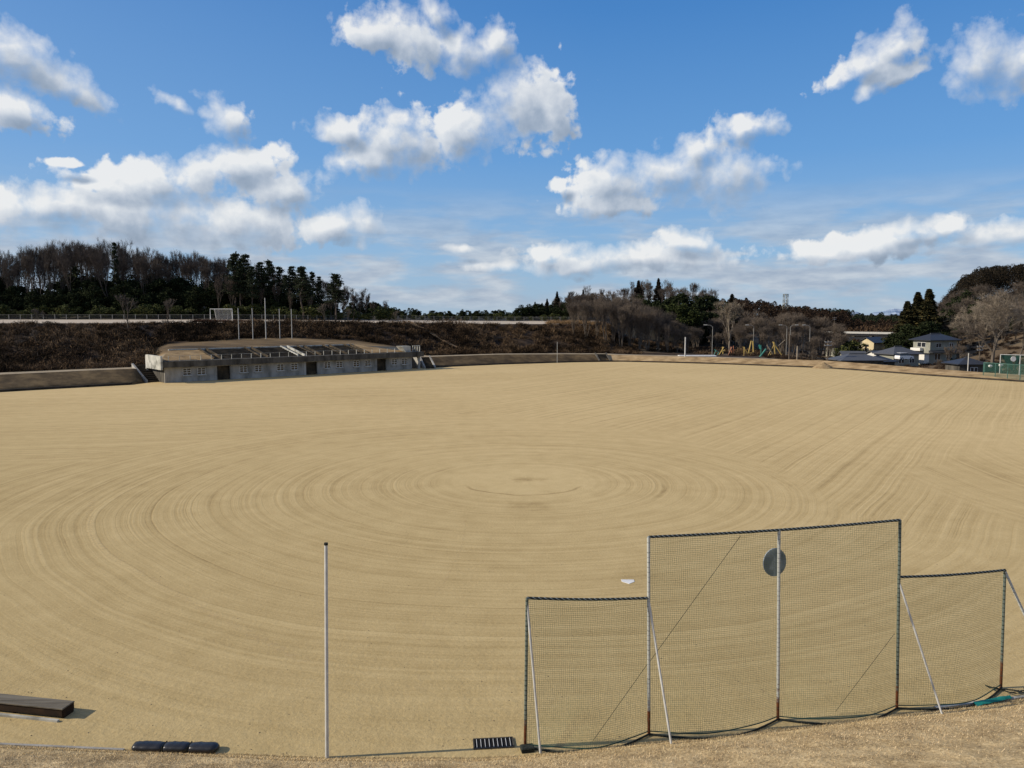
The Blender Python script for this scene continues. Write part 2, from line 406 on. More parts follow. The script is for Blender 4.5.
def cloud_group():
    g = bpy.data.node_groups.new('cloud_density', 'ShaderNodeTree')
    g.interface.new_socket('Vector', in_out='INPUT', socket_type='NodeSocketVector')
    g.interface.new_socket('Density', in_out='OUTPUT', socket_type='NodeSocketFloat')
    g.interface.new_socket('Body', in_out='OUTPUT', socket_type='NodeSocketFloat')
    t = NT(g); gi = t.new('NodeGroupInput'); go = t.new('NodeGroupOutput'); v = gi.outputs[0]
    wn = t.new('ShaderNodeTexNoise', noise_dimensions='2D'); t.l.new(v, wn.inputs['Vector']); wn.inputs['Scale'].default_value = 14; wn.inputs['Detail'].default_value = 3
    w = t.vm('SUBTRACT', wn.outputs['Color'], (.5, .5, .5)); w = t.vm('MULTIPLY', w, (.030, .017, 0))
    vw = t.vm('ADD', v, w)
    f = None
    for px, py, rx, ry, rot in CLOUDS:
        az, el = sky_ang(px, py)
        k = math.cos(math.atan((px-512)/F))
        mp = t.new('ShaderNodeMapping', vector_type='TEXTURE')
        if f is None: t.l.new(vw, mp.inputs[0])
        else:            # a vanishing offset keeps the long chain in order for the shader compiler
            ch = t.new('ShaderNodeVectorMath', operation='MULTIPLY_ADD'); t.l.new(f, ch.inputs[0])
            ch.inputs[1].default_value = (1e-9, 1e-9, 0); t.l.new(vw, ch.inputs[2]); t.l.new(ch.outputs[0], mp.inputs[0])
        mp.inputs['Location'].default_value = (az, el, 0)
        mp.inputs['Rotation'].default_value = (0, 0, R(rot))
        mp.inputs['Scale'].default_value = (rx/F*k*1.20, ry/F*k*1.26, 1)
        ln = t.vm('LENGTH', mp.outputs[0])
        d = t.math('SUBTRACT', 1, ln)
        if f is None: f = d
        else:
            f = t.math('SMOOTH_MAX', f, d, .25)
    fb = t.noise(v, 38, 8, .60, dim='2D', dist=.1)
    bil = t.new('ShaderNodeTexVoronoi', feature='F1', voronoi_dimensions='2D'); t.l.new(vw, bil.inputs['Vector']); bil.inputs['Scale'].default_value = 40
    bil.inputs['Detail'].default_value = 1.5
    f = t.math('SUBTRACT', t.math('MINIMUM', f, .85), -.02)
    g0 = f
    f = t.math('ADD', f, t.math('MULTIPLY', t.math('SUBTRACT', fb, .5), 1.2))
    f = t.math('ADD', f, t.math('MULTIPLY', t.math('SUBTRACT', .42, bil.outputs['Distance']), .42))
    t.l.new(f, go.inputs[0]); t.l.new(g0, go.inputs[1]); return g
def build_world():
    w = bpy.data.worlds.new('World'); scene.world = w; w.use_nodes = True
    t = NT(w.node_tree); bg = w.node_tree.nodes['Background']
    sky = t.new('ShaderNodeTexSky', sky_type='NISHITA'); sky.sun_disc = False
    sky.sun_elevation = SUN_EL; sky.sun_rotation = math.atan2(SUN_DIR.x, SUN_DIR.y)
    sky.air_density = 1.0; sky.dust_density = .6; sky.ozone_density = 2.2; sky.altitude = 200
    tc = t.new('ShaderNodeTexCoord'); sep = t.new('ShaderNodeSeparateXYZ'); t.l.new(tc.outputs['Generated'], sep.inputs[0])
    X, Y, Z = sep.outputs
    az = t.math('ARCTAN2', X, Y); hor = t.math('SQRT', t.math('ADD', t.math('MULTIPLY', X, X), t.math('MULTIPLY', Y, Y)))
    el = t.math('ARCTAN2', Z, hor)
    cmb = t.new('ShaderNodeCombineXYZ'); t.l.new(az, cmb.inputs[0]); t.l.new(el, cmb.inputs[1]); v = cmb.outputs[0]
    grp = cloud_group()
    def dens(vec):
        n = t.new('ShaderNodeGroup'); n.node_tree = grp; t.l.new(vec, n.inputs[0]); return n.outputs
    d1, b1 = dens(v); d2, b2 = dens(t.vm('ADD', v, (-.012, .017, 0)))
    edge = t.noise(v, 9, 3, .5, dim='2D')
    cover = t.math('DIVIDE', t.math('SUBTRACT', d1, -.02), t.mrange(edge, .38, .62, .28, 1.0), clamp=True)
    cover = t.math('SMOOTH_MIN', cover, 1, .25, clamp=True)
    lit = t.math('ADD', t.math('MULTIPLY', t.math('SUBTRACT', d1, d2), .50), t.math('MULTIPLY', t.math('SUBTRACT', b1, b2), .75))
    thick = t.mrange(d1, .10, 1.05)
    sh = t.math('SUBTRACT', t.math('ADD', .78, lit), t.math('MULTIPLY', thick, .58), clamp=True)
    ccol = t.ramp(sh, [(0, (.27, .34, .44)), (.3, (.37, .44, .54)), (.6, (.57, .62, .69)), (.85, (.75, .78, .81)), (1, (.87, .875, .87))])
    # the open sky: physical sky scaled, plus a pale band of haze low down
    base = t.mix(1, sky.outputs[0], (SKYK*.6, SKYK*.85, SKYK*1.1), 'MULTIPLY')
    grad = t.ramp(t.mrange(el, 0, .60), [(0, (.38, .51, .66)), (.13, (.28, .465, .70)), (.32, (.14, .345, .68)), (.6, (.065, .235, .58)), (1, (.025, .125, .40))])
    base = t.mix(.85, base, grad)
    base = t.mix(t.mrange(az, .1, -.75, 0, .16), base, (.42, .56, .74))
    vs = t.vm('MULTIPLY', v, (1, 4.5, 1))
    hz = t.mrange(t.noise(vs, 7, 4, .55, dim='2D'), .34, .60, 0, 1, 'SMOOTHSTEP')
    hz = t.math('MULTIPLY', hz, t.math('MULTIPLY', t.mrange(el, .16, .07), t.mrange(el, -.01, .02)))
    hcol = t.ramp(t.noise(vs, 16, 4, .6, dim='2D'), [(.3, (.36, .43, .54)), (.7, (.58, .63, .69))])
    base = t.mix(t.math('MULTIPLY', hz, .85), base, hcol)
    out = t.mix(t.math('MULTIPLY', cover, .96), base, ccol)
    fin = t.vm('MULTIPLY', out, (10, 10, 10))
    t.l.new(fin, bg.inputs[0]); bg.inputs[1].default_value = .1
    # the rest of the sky dome: same gradient with unseen broken cloud added to neutralise blue fill
    bg2 = t.new('ShaderNodeBackground'); bg2.inputs[1].default_value = .1
    gz = t.vm('DIVIDE', tc.outputs['Generated'], (1, 1, 1))
    cl = t.mrange(t.noise(t.vm('MULTIPLY', tc.outputs['Generated'], (1, 1, 2.2)), 3.2, 3, .6), .38, .62)
    out2 = t.mix(t.math('MULTIPLY', cl, .75), t.mix(.85, t.mix(1, sky.outputs[0], (SKYK*.6, SKYK*.85, SKYK*1.1), 'MULTIPLY'), grad), (.46, .46, .46))
    out2 = t.mix(t.mrange(el, .0, -.03), out2, (.13, .11, .08))
    t.l.new(t.vm('MULTIPLY', out2, (10, 10, 10)), bg2.inputs[0])
    m_ = t.math('MULTIPLY', t.math('LESS_THAN', t.math('ABSOLUTE', az), .76), t.math('MULTIPLY', t.math('LESS_THAN', el, .62), t.math('GREATER_THAN', el, -.02)))
    mx = t.new('ShaderNodeMixShader'); t.l.new(m_, mx.inputs[0]); t.l.new(bg2.outputs[0], mx.inputs[1]); t.l.new(bg.outputs[0], mx.inputs[2])
    t.l.new(mx.outputs[0], w.node_tree.nodes['World Output'].inputs[0])
    for n in w.node_tree.nodes:
        if n.type == 'MIX': n.clamp_result = False
    w.cycles.sampling_method = 'MANUAL'; w.cycles.sample_map_resolution = 256
SKYK = .12
build_world()

# ---------------------------------------------------------------- terrain
# column: px, then Y,z of: field edge, bank top, path back, terrace back, slope top, plateau back, wood, crest, far
def T(px, *pr): return (px,)+tuple(x for p in pr for x in p)
TER = [
 T(-900, (60, 0), (66, 1.7), (68.5, 1.75), (80, 1.9), (100, 8.4), (150, 8.6), (210, 12), (300, 18), (600, 4)),
 T(-200, (90, 0), (96, 1.7), (98.5, 1.75), (110, 1.9), (128, 8.4), (190, 8.6), (250, 14), (330, 18), (600, 4)),
 T(0, (98.6, 0), (104, 1.7), (107, 1.75), (117, 1.9), (139, 8.35), (196, 8.6), (260, 13), (330, 17), (600, 4)),
 T(132, (109, 0), (114, 1.8), (117, 1.85), (124, 2.2), (145, 8.3), (196, 8.6), (260, 13), (330, 16), (600, 4)),
 T(140, (110, 0), (114.5, 1.7), (118, 2.0), (126, 3.2), (146, 8.3), (196, 8.6), (260, 13), (330, 16), (600, 4)),
 T(150, (116, -.3), (120, -.3), (124.6, 2.2), (133, 3.8), (150, 8.3), (196, 8.6), (260, 13), (330, 16), (600, 4)),
 T(165, (117, -.3), (119, -.3), (122.9, 3.6), (135, 4.7), (150, 8.3), (196, 8.6), (260, 12.5), (330, 16), (600, 4)),
 T(190, (119, -.3), (121, -.3), (125.5, 4.0), (137, 5.0), (150, 8.3), (196, 8.6), (260, 12.5), (330, 15), (600, 4)),
 T(240, (124, -.3), (126, -.3), (131, 4.1), (142, 5.5), (153, 8.3), (198, 8.6), (260, 12), (330, 14), (600, 4)),
 T(290, (129, -.3), (131, -.3), (136.3, 4.1), (147, 5.5), (158, 8.3), (200, 8.5), (260, 11), (330, 13), (600, 4)),
 T(350, (136, -.3), (138, -.3), (142.6, 4.1), (151, 4.9), (164, 8.2), (205, 8.4), (260, 9.5), (330, 10), (600, 4)),
 T(396, (142, -.3), (144, -.3), (149, 3.6), (151, 3.7), (168, 8.1), (215, 8.3), (260, 8.8), (330, 9), (600, 4)),
 T(412, (144, -.3), (146, -.3), (151, 2.6), (153, 2.6), (170, 8.1), (215, 8.3), (260, 8.6), (330, 8.6), (600, 4)),
 T(426, (143.5, 0), (149, 1.6), (152, 1.65), (156, 1.8), (172, 8.0), (215, 8.2), (260, 8.4), (330, 8.4), (600, 4)),
 T(500, (153, 0), (158, 1.6), (161, 1.65), (166, 1.8), (186, 7.6), (225, 8.0), (280, 8.2), (340, 8.2), (600, 4)),
 T(572, (160, 0), (165, 1.3), (168, 1.35), (173, 1.5), (194, 7.5), (225, 8.0), (280, 10), (340, 13), (600, 4)),
 T(606, (161.5, 0), (166.5, 1.2), (169.5, 1.25), (176, 1.4), (200, 6.8), (235, 8.0), (280, 11), (340, 14), (600, 4)),
 T(622, (162, 0), (167, 1.0), (170, 1.05), (180, 1.1), (205, 3.5), (240, 6.0), (280, 10), (320, 13), (600, 4)),
 T(680, (157.5, 0), (163, .9), (167, .9), (185, .6), (210, 1.5), (240, 4.0), (280, 9), (310, 11), (600, 2)),
 T(720, (154, 0), (159.5, .9), (163, .85), (180, .4), (205, .6), (235, 1.5), (280, 5), (320, 6), (600, 2)),
 T(760, (149.5, 0), (155, .9), (159, .8), (178, .2), (205, 0), (250, 0), (330, 2), (430, 4), (600, 2)),
 T(820, (143, 0), (149, .94), (153, .6), (160, -1.5), (200, -2.5), (260, -2.5), (340, -2), (450, 0), (600, 2)),
 T(920, (126, 0), (131.5, .7), (135, .4), (142, -1.8), (190, -2.5), (250, -1), (330, 0), (450, 2), (600, 2)),
 T(960, (120.5, 0), (126, .6), (129.5, .3), (140, -1.8), (180, -1.5), (240, 4), (300, 11), (360, 15), (600, 2)),
 T(1024, (113, 0), (118, .5), (121.5, .3), (132, -1.5), (170, -.5), (220, 7), (280, 15), (340, 21), (600, 2)),
 T(1200, (98, 0), (103, .5), (106, .4), (116, -1), (150, 0), (200, 8), (260, 17), (320, 24), (600, 2)),
 T(2000, (60, 0), (65, .5), (68, .4), (80, -1), (110, 0), (150, 8), (220, 17), (300, 24), (600, 2)),
]
def tp(px, k, f=0.0):
    c = interp(TER, px)
    Y, z = c[2*k], c[2*k+1]
    if f: Y2, z2 = c[2*k+2], c[2*k+3]; Y += (Y2-Y)*f; z += (z2-z)*f
    return P(px, Y, z)
def loft(name, k0, k1, m, pa=-900, pb=2000, step=6, div=4, rough=0.0, drop0=0.0, lift=0.0, lab=None):
    mb = MB(); mb.smooth = True; xs = []; x = pa
    while x < pb: xs.append(x); x += step if -60 < x < 1090 else 40
    xs.append(pb); rows = []
    n = (k1-k0)*div
    for i in range(n+1):
        k = k0+min(i//div, k1-k0-1); f = (i-(k-k0)*div)/div; row = []
        for px in xs:
            p = tp(px, k, f)
            if rough and 0 < i < n:
                p.z += (mnoise.noise(p*.12)*1.0+mnoise.noise(p*.45)*.6)*rough
            p.z += lift
            row.append(p)
        rows.append(row)
    if drop0: rows.insert(0, [p-Vector((0, 0, drop0)) for p in rows[0]])
    w = len(xs)
    for r in rows: mb.v += [tuple(p) for p in r]
    for j in range(len(rows)-1):
        for i in range(w-1): mb.f.append((j*w+i, j*w+i+1, (j+1)*w+i+1, (j+1)*w+i))
    o = mb.build(name, m); tag(o, kind='structure'); return o

# flat ground to the horizon, the raked field above it
g = MB(); 
for a in (0,):
    N = 64; g.v.append((0, 0, -3.2)); 
    for r in (300, 1500, 9000):
        for i in range(N): g.v.append((r*math.cos(2*math.pi*i/N), r*math.sin(2*math.pi*i/N), -3.2))
    for i in range(N):
        j = (i+1) % N; g.f.append((0, 1+i, 1+j))
        for l in (0, 1): g.f.append((1+l*N+i, 1+(l+1)*N+i, 1+(l+1)*N+j, 1+l*N+j))
tag(g.build('ground', M['low']), kind='structure')
fm = MB()
fw_ = []
for p_ in range(-900, 2001, 20):
    q_ = tp(p_, 0)
    if not fw_ or q_.x > fw_[-1].x+.5: fw_.append(q_)
pxs = fw_
fm.v = [(p.x, p.y+.6, 0) for p in fw_]+[(p.x, 8.0, 0) for p in fw_]
for i in range(len(pxs)-1): fm.f.append((i+1, i, i+len(pxs), i+1+len(pxs)))
tag(fm.build('playing_field', M['sand']), kind='structure')

M['tandark'] = mat('shaded_turf', [(.038, .026, .012), (.082, .056, .027), (.15, .105, .052)], .5, bstr=.5, bdist=.2, detail=9)  # darker copy of the dry turf, the left bank's shade put into its colours
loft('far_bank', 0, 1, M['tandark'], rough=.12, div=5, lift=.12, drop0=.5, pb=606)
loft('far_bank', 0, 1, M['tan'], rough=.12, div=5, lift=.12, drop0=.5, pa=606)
loft('bank_path', 1, 2, M['path'], div=1, lift=.10)
M['tanmid'] = mat('terrace_turf', [(.035, .025, .014), (.14, .096, .048), (.27, .19, .10)], .16, bstr=.5, bdist=.2, detail=6, stretch=(.35, 1.4, 1))
loft('grass_terrace', 2, 3, M['tanmid'], rough=.15, lift=.02, pa=150, pb=408)
loft('scrub_ground', 2, 3, M['scrubsoil'], pb=150, rough=.3)
loft('scrub_ground', 2, 3, M['scrubsoil'], pa=408, pb=760, rough=.25)
loft('low_ground', 2, 3, M['low'], pa=760, rough=.2)
loft('hill_slope', 3, 4, M['scrubsoil'], pb=640, rough=.5, div=6)
loft('low_ground', 3, 4, M['low'], pa=640, rough=.2)
loft('upper_ground', 4, 5, M['upper'], pb=600, div=2)
loft('wood_floor', 4, 5, M['floor'], pa=600, pb=760, rough=.3)
loft('low_ground', 4, 5, M['low'], pa=760, rough=.2)
loft('hills', 5, 8, M['floor'], rough=1.0, div=6, step=12)

# kerb round the far side of the field, its shade painted in dark
def edge_strip(name, a, b, m, w=.5, h=.16, dy=-.45, z0=.0):
    mb = MB(); px = a; pts = []
    while px <= b: pts.append(tp(px, 0)); px += 8
    for p in pts:
        mb.v += [(p.x, p.y+dy, z0), (p.x, p.y+dy, z0+h), (p.x, p.y+dy+w, z0+h), (p.x, p.y+dy+w, z0-.2)]
    for i in range(len(pts)-1):
        for k in range(3): mb.f.append((i*4+k, i*4+4+k, i*4+5+k, i*4+1+k))
    return tag(mb.build(name, m), kind='structure')
edge_strip('field_kerb', -300, 132, M['kerb'], h=.30)
edge_strip('field_kerb', 428, 1400, M['kerb'], h=.26)

# near bank under the viewer
EDGE = [(-900, 700), (-200, 738), (0, 745), (130, 751), (330, 759), (470, 759), (520, 757), (560, 753), (620, 746), (700, 739), (800, 727), (900, 715), (1024, 700), (1150, 680), (1500, 630)]
edge_pts = []
for a in range(-300, 1400, 6):
    y = interp(EDGE, a)[0]; edge_pts.append(G(a, y))
edge_pts = [Vector((-60, 19, 0))]+[p for p in edge_pts if abs(p.x) < 40]+[Vector((60, 26, 0))]
exs = [p.x for p in edge_pts]; eys = [p.y for p in edge_pts]
def edge_y(x): return float(np.interp(x, exs, eys))
def bank_z(x, y):
    d = edge_y(x)-y
    if d < 0: return .004
    z = .18*min(d/.25, 1)*.3+.37*max(0, d-.1)
    z = min(z, 7.2)
    v = Vector((x, y, 0))
    return z+(mnoise.noise(v*.7)*.06+mnoise.noise(v*2.6)*.035)*min(1, d*1.5)
bk = MB(); bk.smooth = True
bx = [-60+i*1.0 for i in range(40)]+[-20+i*.12 for i in range(334)]+[20.1+i*1.0 for i in range(41)]
dd = [-.05, 0, .06, .12, .2, .3, .42]+[.5+i*.14 for i in range(60)]+[9.2, 10.5, 12, 15, 18, 20, 24, 40, 90, 200]
for x in bx:
    ey = edge_y(x)
    for d in dd: bk.v.append((x, ey-d, bank_z(x, ey-d) if d >= 0 else -.02))
w = len(dd)
for i in range(len(bx)-1):
    for j in range(w-1): bk.f.append((i*w+j, i*w+j+1, i*w+w+j+1, i*w+w+j))
def bank_mat():
    m, t, b = base_mat('bank_turf')
    tc = t.new('ShaderNodeTexCoord'); v = tc.outputs['Object']
    n = t.noise(v, 1.3, 8, .65); f = t.noise(v, 14, 6, .7); sep = t.new('ShaderNodeSeparateXYZ'); t.l.new(v, sep.inputs[0])
    k = t.math('ADD', t.math('MULTIPLY', n, .45), t.math('MULTIPLY', f, .55))
    k = t.math('ADD', k, t.mrange(sep.outputs[2], .32, .0, -.04, .12))
    c1 = t.ramp(k, [(.33, (.20, .14, .07)), (.44, (.44, .325, .17)), (.55, (.68, .525, .29)), (.67, (.92, .75, .45))])
    c2 = t.ramp(k, [(.33, (.22, .15, .07)), (.5, (.50, .37, .19)), (.66, (.74, .58, .32))])
    t.l.new(t.mix(t.mrange(t.math('ADD', sep.outputs[2], t.math('MULTIPLY', t.math('SUBTRACT', n, .5), .35)), .22, .42), c2, c1), b.inputs['Base Color'])
    bump(t, b, k, .9, .08); b.inputs['Roughness'].default_value = .95
    return m
M['bank'] = bank_mat()
tag(bk.build('near_bank', M['bank']), kind='structure')

def raw_mesh(name, verts, faces_n, m, parent=None):
    """verts (n*k,3) as consecutive polygons of k corners"""
    k = faces_n; n = len(verts)//k
    me = bpy.data.meshes.new(name); me.vertices.add(n*k); me.vertices.foreach_set('co', np.ascontiguousarray(verts, dtype=np.float32).ravel())
    me.loops.add(n*k); me.loops.foreach_set('vertex_index', np.arange(n*k, dtype=np.int32))
    me.polygons.add(n); me.polygons.foreach_set('loop_start', np.arange(0, n*k, k, dtype=np.int32))
    me.polygons.foreach_set('loop_total', np.full(n, k, dtype=np.int32))
    me.materials.append(m); me.update(); me.validate()
    o = bpy.data.objects.new(name, me); COL.objects.link(o)
    if parent: o.parent = parent
    return o
# dry grass on the near bank
rg = np.random.default_rng(3)
NB = 90000; vs = np.zeros((NB*3, 3)); c = 0
bxs = rg.uniform(-12.5, 15.5, NB); bd = np.abs(rg.normal(0, 1, NB))*2.2-.05; bd = np.where(rg.random(NB) < .35, rg.uniform(-.06, .35, NB), bd)
for i in range(NB):
    x = bxs[i]; y = edge_y(x)-max(bd[i], -.12+.10*mnoise.noise(Vector((x*1.7, 0, 0)))); z = bank_z(x, y)-.004
    a = rg.uniform(0, 6.283); h = rg.uniform(.015, .05); wd = rg.uniform(.003, .007); ln = rg.uniform(.3, 1.4)*h
    ca, sa = math.cos(a), math.sin(a)
    vs[c] = (x-sa*wd, y+ca*wd, z); vs[c+1] = (x+sa*wd, y-ca*wd, z); vs[c+2] = (x+ca*ln, y+sa*ln, z+h); c += 3
def blade_mat():
    m, t, b = base_mat('grass_blades'); tc = t.new('ShaderNodeTexCoord'); v = tc.outputs['Object']; g = t.new('ShaderNodeNewGeometry')
    sep = t.new('ShaderNodeSeparateXYZ'); t.l.new(v, sep.inputs[0]); n = t.noise(v, 1.6, 5, .6); r_ = g.outputs['Random Per Island']
    c1 = t.ramp(r_, [(0, (.20, .14, .075)), (.45, (.44, .32, .175)), (.8, (.66, .50, .29)), (1, (.88, .72, .46))])
    c2 = t.ramp(r_, [(0, (.28, .19, .09)), (.5, (.56, .42, .22)), (1, (.80, .65, .38))])
    t.l.new(t.mix(t.mrange(t.math('ADD', sep.outputs[2], t.math('MULTIPLY', t.math('SUBTRACT', n, .5), .5)), .24, .46), c2, c1), b.inputs['Base Color'])
    b.inputs['Roughness'].default_value = .9; return m
M['blades'] = blade_mat()
tag(raw_mesh('dry_grass', vs, 3, M['blades']), label='short straw coloured dry grass covering the near bank along the bottom edge', cat='grass', kind='stuff')

# ---------------------------------------------------------------- trees
def rv(r): return Vector((r.gauss(0, 1), r.gauss(0, 1), r.gauss(0, 1))).normalized()
def bare_tree(name, seed, Ht, mt, mc, first=.26, n0=1, open_=.55, levels=7, tw=.012, twigs=5, gravity=.10, rad=.018):
    """forking tree: every branch bends, splits and ends in twigs; scaled to the height Ht"""
    r = random.Random(seed); segs = []
    def grow(p, d, L, rd, lv):
        pts = [p]; rs = [rd]; q = p.copy(); n = 3 if lv < levels-1 else 2; e_rd = rd*.72
        for i in range(n):
            d = (d+rv(r)*(.10+.03*lv)+Vector((0, 0, gravity if lv else 0))).normalized()
            q = q+d*(L/n); pts.append(q.copy()); rs.append(rd+(e_rd-rd)*(i+1)/n)
        segs.append((lv, pts, rs))
        if lv >= levels:
            return
        k = 3 if r.random() < (.75 if lv < 3 else .35) else 2
        a0 = r.random()*6.283; u = d.cross(Vector((.3, .2, 1))).normalized(); w_ = d.cross(u)
        for j in range(k):
            a = a0+6.283*j/k+r.gauss(0, .35); sp = open_*r.uniform(.45, 1.15)*(1 if j else .6)
            nd = (d+(u*math.cos(a)+w_*math.sin(a))*sp).normalized()
            grow(q, nd, L*r.uniform(.68, .92)*(.88 if lv > 2 else 1), e_rd*(.80 if k == 2 else .70)*(1.08 if j == 0 else .95), lv+1)
        if lv > 1:
            for j in range(1 if lv < 4 else 2):
                i = r.randint(1, len(pts)-1); a = r.random()*6.283
                nd = (d+(u*math.cos(a)+w_*math.sin(a))*1.1).normalized()
                grow(pts[i], nd, L*.5, e_rd*.45, max(lv+2, levels-1))
    for k in range(n0):
        if n0 == 1: grow(Vector((0, 0, -.3)), Vector((r.gauss(0, .05), r.gauss(0, .05), 1)), Ht*first, Ht*rad, 0)
        else:
            a = 6.283*k/n0+r.random(); t_ = r.uniform(.08, .35)
            grow(Vector((math.cos(a)*.2, math.sin(a)*.2, -.3)), Vector((math.cos(a)*t_, math.sin(a)*t_, 1)).normalized(), Ht*first, Ht*rad*.62, 1)
    top = max(p.z for _, ps, _ in segs for p in ps); k_ = Ht/top
    tr = MB(); cr = MB(); root = empty(name, (0, 0, 0))
    for lv, ps, rs in segs:
        ps = [p*k_ for p in ps]; rs = [max(x, tw) for x in rs]
        if lv <= 2: tr.tube(ps, rs, 6, False)
        else: cr.tube(ps, rs, 4 if lv < 5 else 3, False)
        if lv >= levels-1:
            for j in range(twigs):
                i = r.randint(0, len(ps)-2); p = ps[i].lerp(ps[i+1], r.random()); d = (ps[i+1]-ps[i]).normalized()
                q = p+(d*.8+rv(r)*.7+Vector((0, 0, .25))).normalized()*Ht*r.uniform(.025, .055)
                cr.tube([p, q], [tw*.8, tw*.4], 3, False)
    tr.build('trunk', mt, root); cr.build('crown', mc, root)
    return root
def leafquads(centers, size, r, flat=.5, thin=1.0):
    """random small leaf-clump faces"""
    n = len(centers); C = np.array(centers)
    a = r.normal(size=(n, 3)); a[:, 2] *= flat; a /= np.linalg.norm(a, axis=1)[:, None]
    b = r.normal(size=(n, 3)); b -= a*(a*b).sum(1)[:, None]; b /= np.linalg.norm(b, axis=1)[:, None]
    s = r.uniform(.5, 1.3, (n, 1))*size
    v = np.empty((n, 4, 3)); v[:, 0] = C-a*s; v[:, 1] = C-b*s*.5*thin; v[:, 2] = C+a*s*1.1; v[:, 3] = C+b*s*.55*thin
    return v.reshape(-1, 3)
def leafy(name, seed, Ht, W, mleaf, mt, kind='broad', n=4200, size=.30, base=.12):
    r = np.random.default_rng(seed); root = empty(name, (0, 0, 0)); tr = MB(); pts = []
    R_ = random.Random(seed)
    tpnt = [Vector((0, 0, -.5))]; 
    for i in range(6): tpnt.append(Vector((R_.gauss(0, .03)*Ht*.4, R_.gauss(0, .03)*Ht*.4, Ht*(i+1)/6*.93)))
    tr.tube(tpnt, [Ht*.02*(1-.14*i) for i in range(7)], 7, False)
    if kind == 'cedar':
        k = 46
        for i in range(n):
            t_ = r.random()**.8; z = Ht*(base+(1-base)*t_)
            arm = W*.5*(1-t_)**1.0*(.85+.2*math.sin(z*2.3+seed)+.15*math.sin(z*6.1))+.05
            a = r.random()*6.283; lob = 1+.22*math.sin(3*a+z*1.3)+.12*math.sin(7*a+z*3)
            rr = arm*lob*(1-.55*r.random()**2.2)
            pts.append((rr*math.cos(a), rr*math.sin(a), z-.10*rr+r.normal()*.1))
    elif kind == 'pine':
        lays = 13
        for l in range(lays):
            t_ = base+(1-base)*(l+R_.random()*.5)/lays; z = Ht*t_
            nb = R_.randint(3, 6); reach = W*.5*(1.05-((t_-base)/(1-base))**1.6*.85)*R_.uniform(.65, 1.15)
            for b in range(nb):
                a = R_.random()*6.283; L = reach*R_.uniform(.6, 1.1); e = Vector((math.cos(a)*L, math.sin(a)*L, z+L*R_.uniform(-.05, .28)))
                tr.tube([Vector((0, 0, z)), e], [.06, .02], 4, False)
                m_ = int(n/(lays*4.5))
                for q in range(m_):
                    f = R_.uniform(.35, 1.05); c_ = Vector((0, 0, z)).lerp(e, f)
                    pts.append((c_.x+r.normal()*.42, c_.y+r.normal()*.42, c_.z+r.normal()*.17+.1))
    else:
        cl = []
        for i in range(34):
            d = rv(R_); rad = R_.uniform(.55, 1)
            cz = Ht*(base+(1-base)*.52)
            cl.append((d.x*W*.42*rad, d.y*W*.42*rad, cz+d.z*Ht*(1-base)*.42*rad, R_.uniform(.09, .19)*W))
        for c_ in cl[:9]: tr.tube([Vector((0, 0, Ht*.3)), Vector(c_[:3])], [Ht*.008, .02], 4, False)
        for i in range(n):
            x, y, z, s = cl[i % len(cl)]; d = r.normal(size=3); d /= np.linalg.norm(d); q = s*(.45+.6*r.random())
            pts.append((x+d[0]*q, y+d[1]*q, max(z+d[2]*q*.8, .1)))
    tr.build('trunk', mt, root)
    raw_mesh('crown', leafquads(pts, size, r), 4, mleaf, root)
    return root

M['midgreen'] = mat('mid_green_leaves', [(.010, .014, .006), (.030, .040, .014), (.07, .08, .028)], .5, island=.5, rough=.9, spec=.03)
midgreen = [leafy('evergreen_tree', 140+i, 10, 9, M['midgreen'], M['barkdark'], 'broad', 6500, .26, .0) for i in range(2)]
USED = set()
def place(proto, loc, sc=1, rz=None, label=None, group=None, cat='tree'):
    rz = rnd.uniform(0, 6.283) if rz is None else rz
    if proto.name not in USED:
        # register children before first use, then the source itself is the first instance
        def reg(o):
            CH[o.name] = kids(o)
            for c in CH[o.name]: reg(c)
        reg(proto); USED.add(proto.name)
        proto.location = loc; proto.rotation_euler = (0, 0, rz)
        proto.scale = sc if isinstance(sc, tuple) else (sc, sc, sc)
        return tag(proto, label, cat, group)
    return dup(proto, loc, rz, sc, label, group, cat)

bareD = [bare_tree('bare_tree', 10+i, 15, M['barkdark'], M['barkdark'], .20, tw=.015, open_=.30, levels=6, twigs=2, gravity=.20, rad=.017) for i in range(6)]
bareB = [bare_tree('bare_tree', 30+i, 13, M['bark'], M['barkbrown'], .30, n0=5, tw=.014, open_=.30, gravity=.16, levels=6, twigs=3) for i in range(5)]
bareG = [bare_tree('bare_tree', 50+i, 12, M['bark'], M['barkbrown'], .24, tw=.015, open_=.55, levels=6, twigs=4) for i in range(5)]
pines = [leafy('pine_tree', 70+i, 15, 6, M['pine'], M['barkdark'], 'pine', 3600, .26, .38) for i in range(3)]
evers = [leafy('evergreen_tree', 80+i, 10, 9, M['everg'], M['barkdark'], 'broad', 5200, .33, .0) for i in range(3)]
cedars = [leafy('cedar_tree', 90+i, 14, 6.0, M['cedar'], M['barkdark'], 'cedar', 7000, .26, .05) for i in range(2)]
cedarsB = [leafy('cedar_tree', 94+i, 12, 5.6, M['cedarbrown'], M['barkdark'], 'cedar', 4200, .30, .05) for i in range(2)]
shrubs = [leafy('evergreen_shrub', 100+i, 3, 3.6, M['shrub'], M['barkdark'], 'broad', 1500, .17, .0) for i in range(3)]

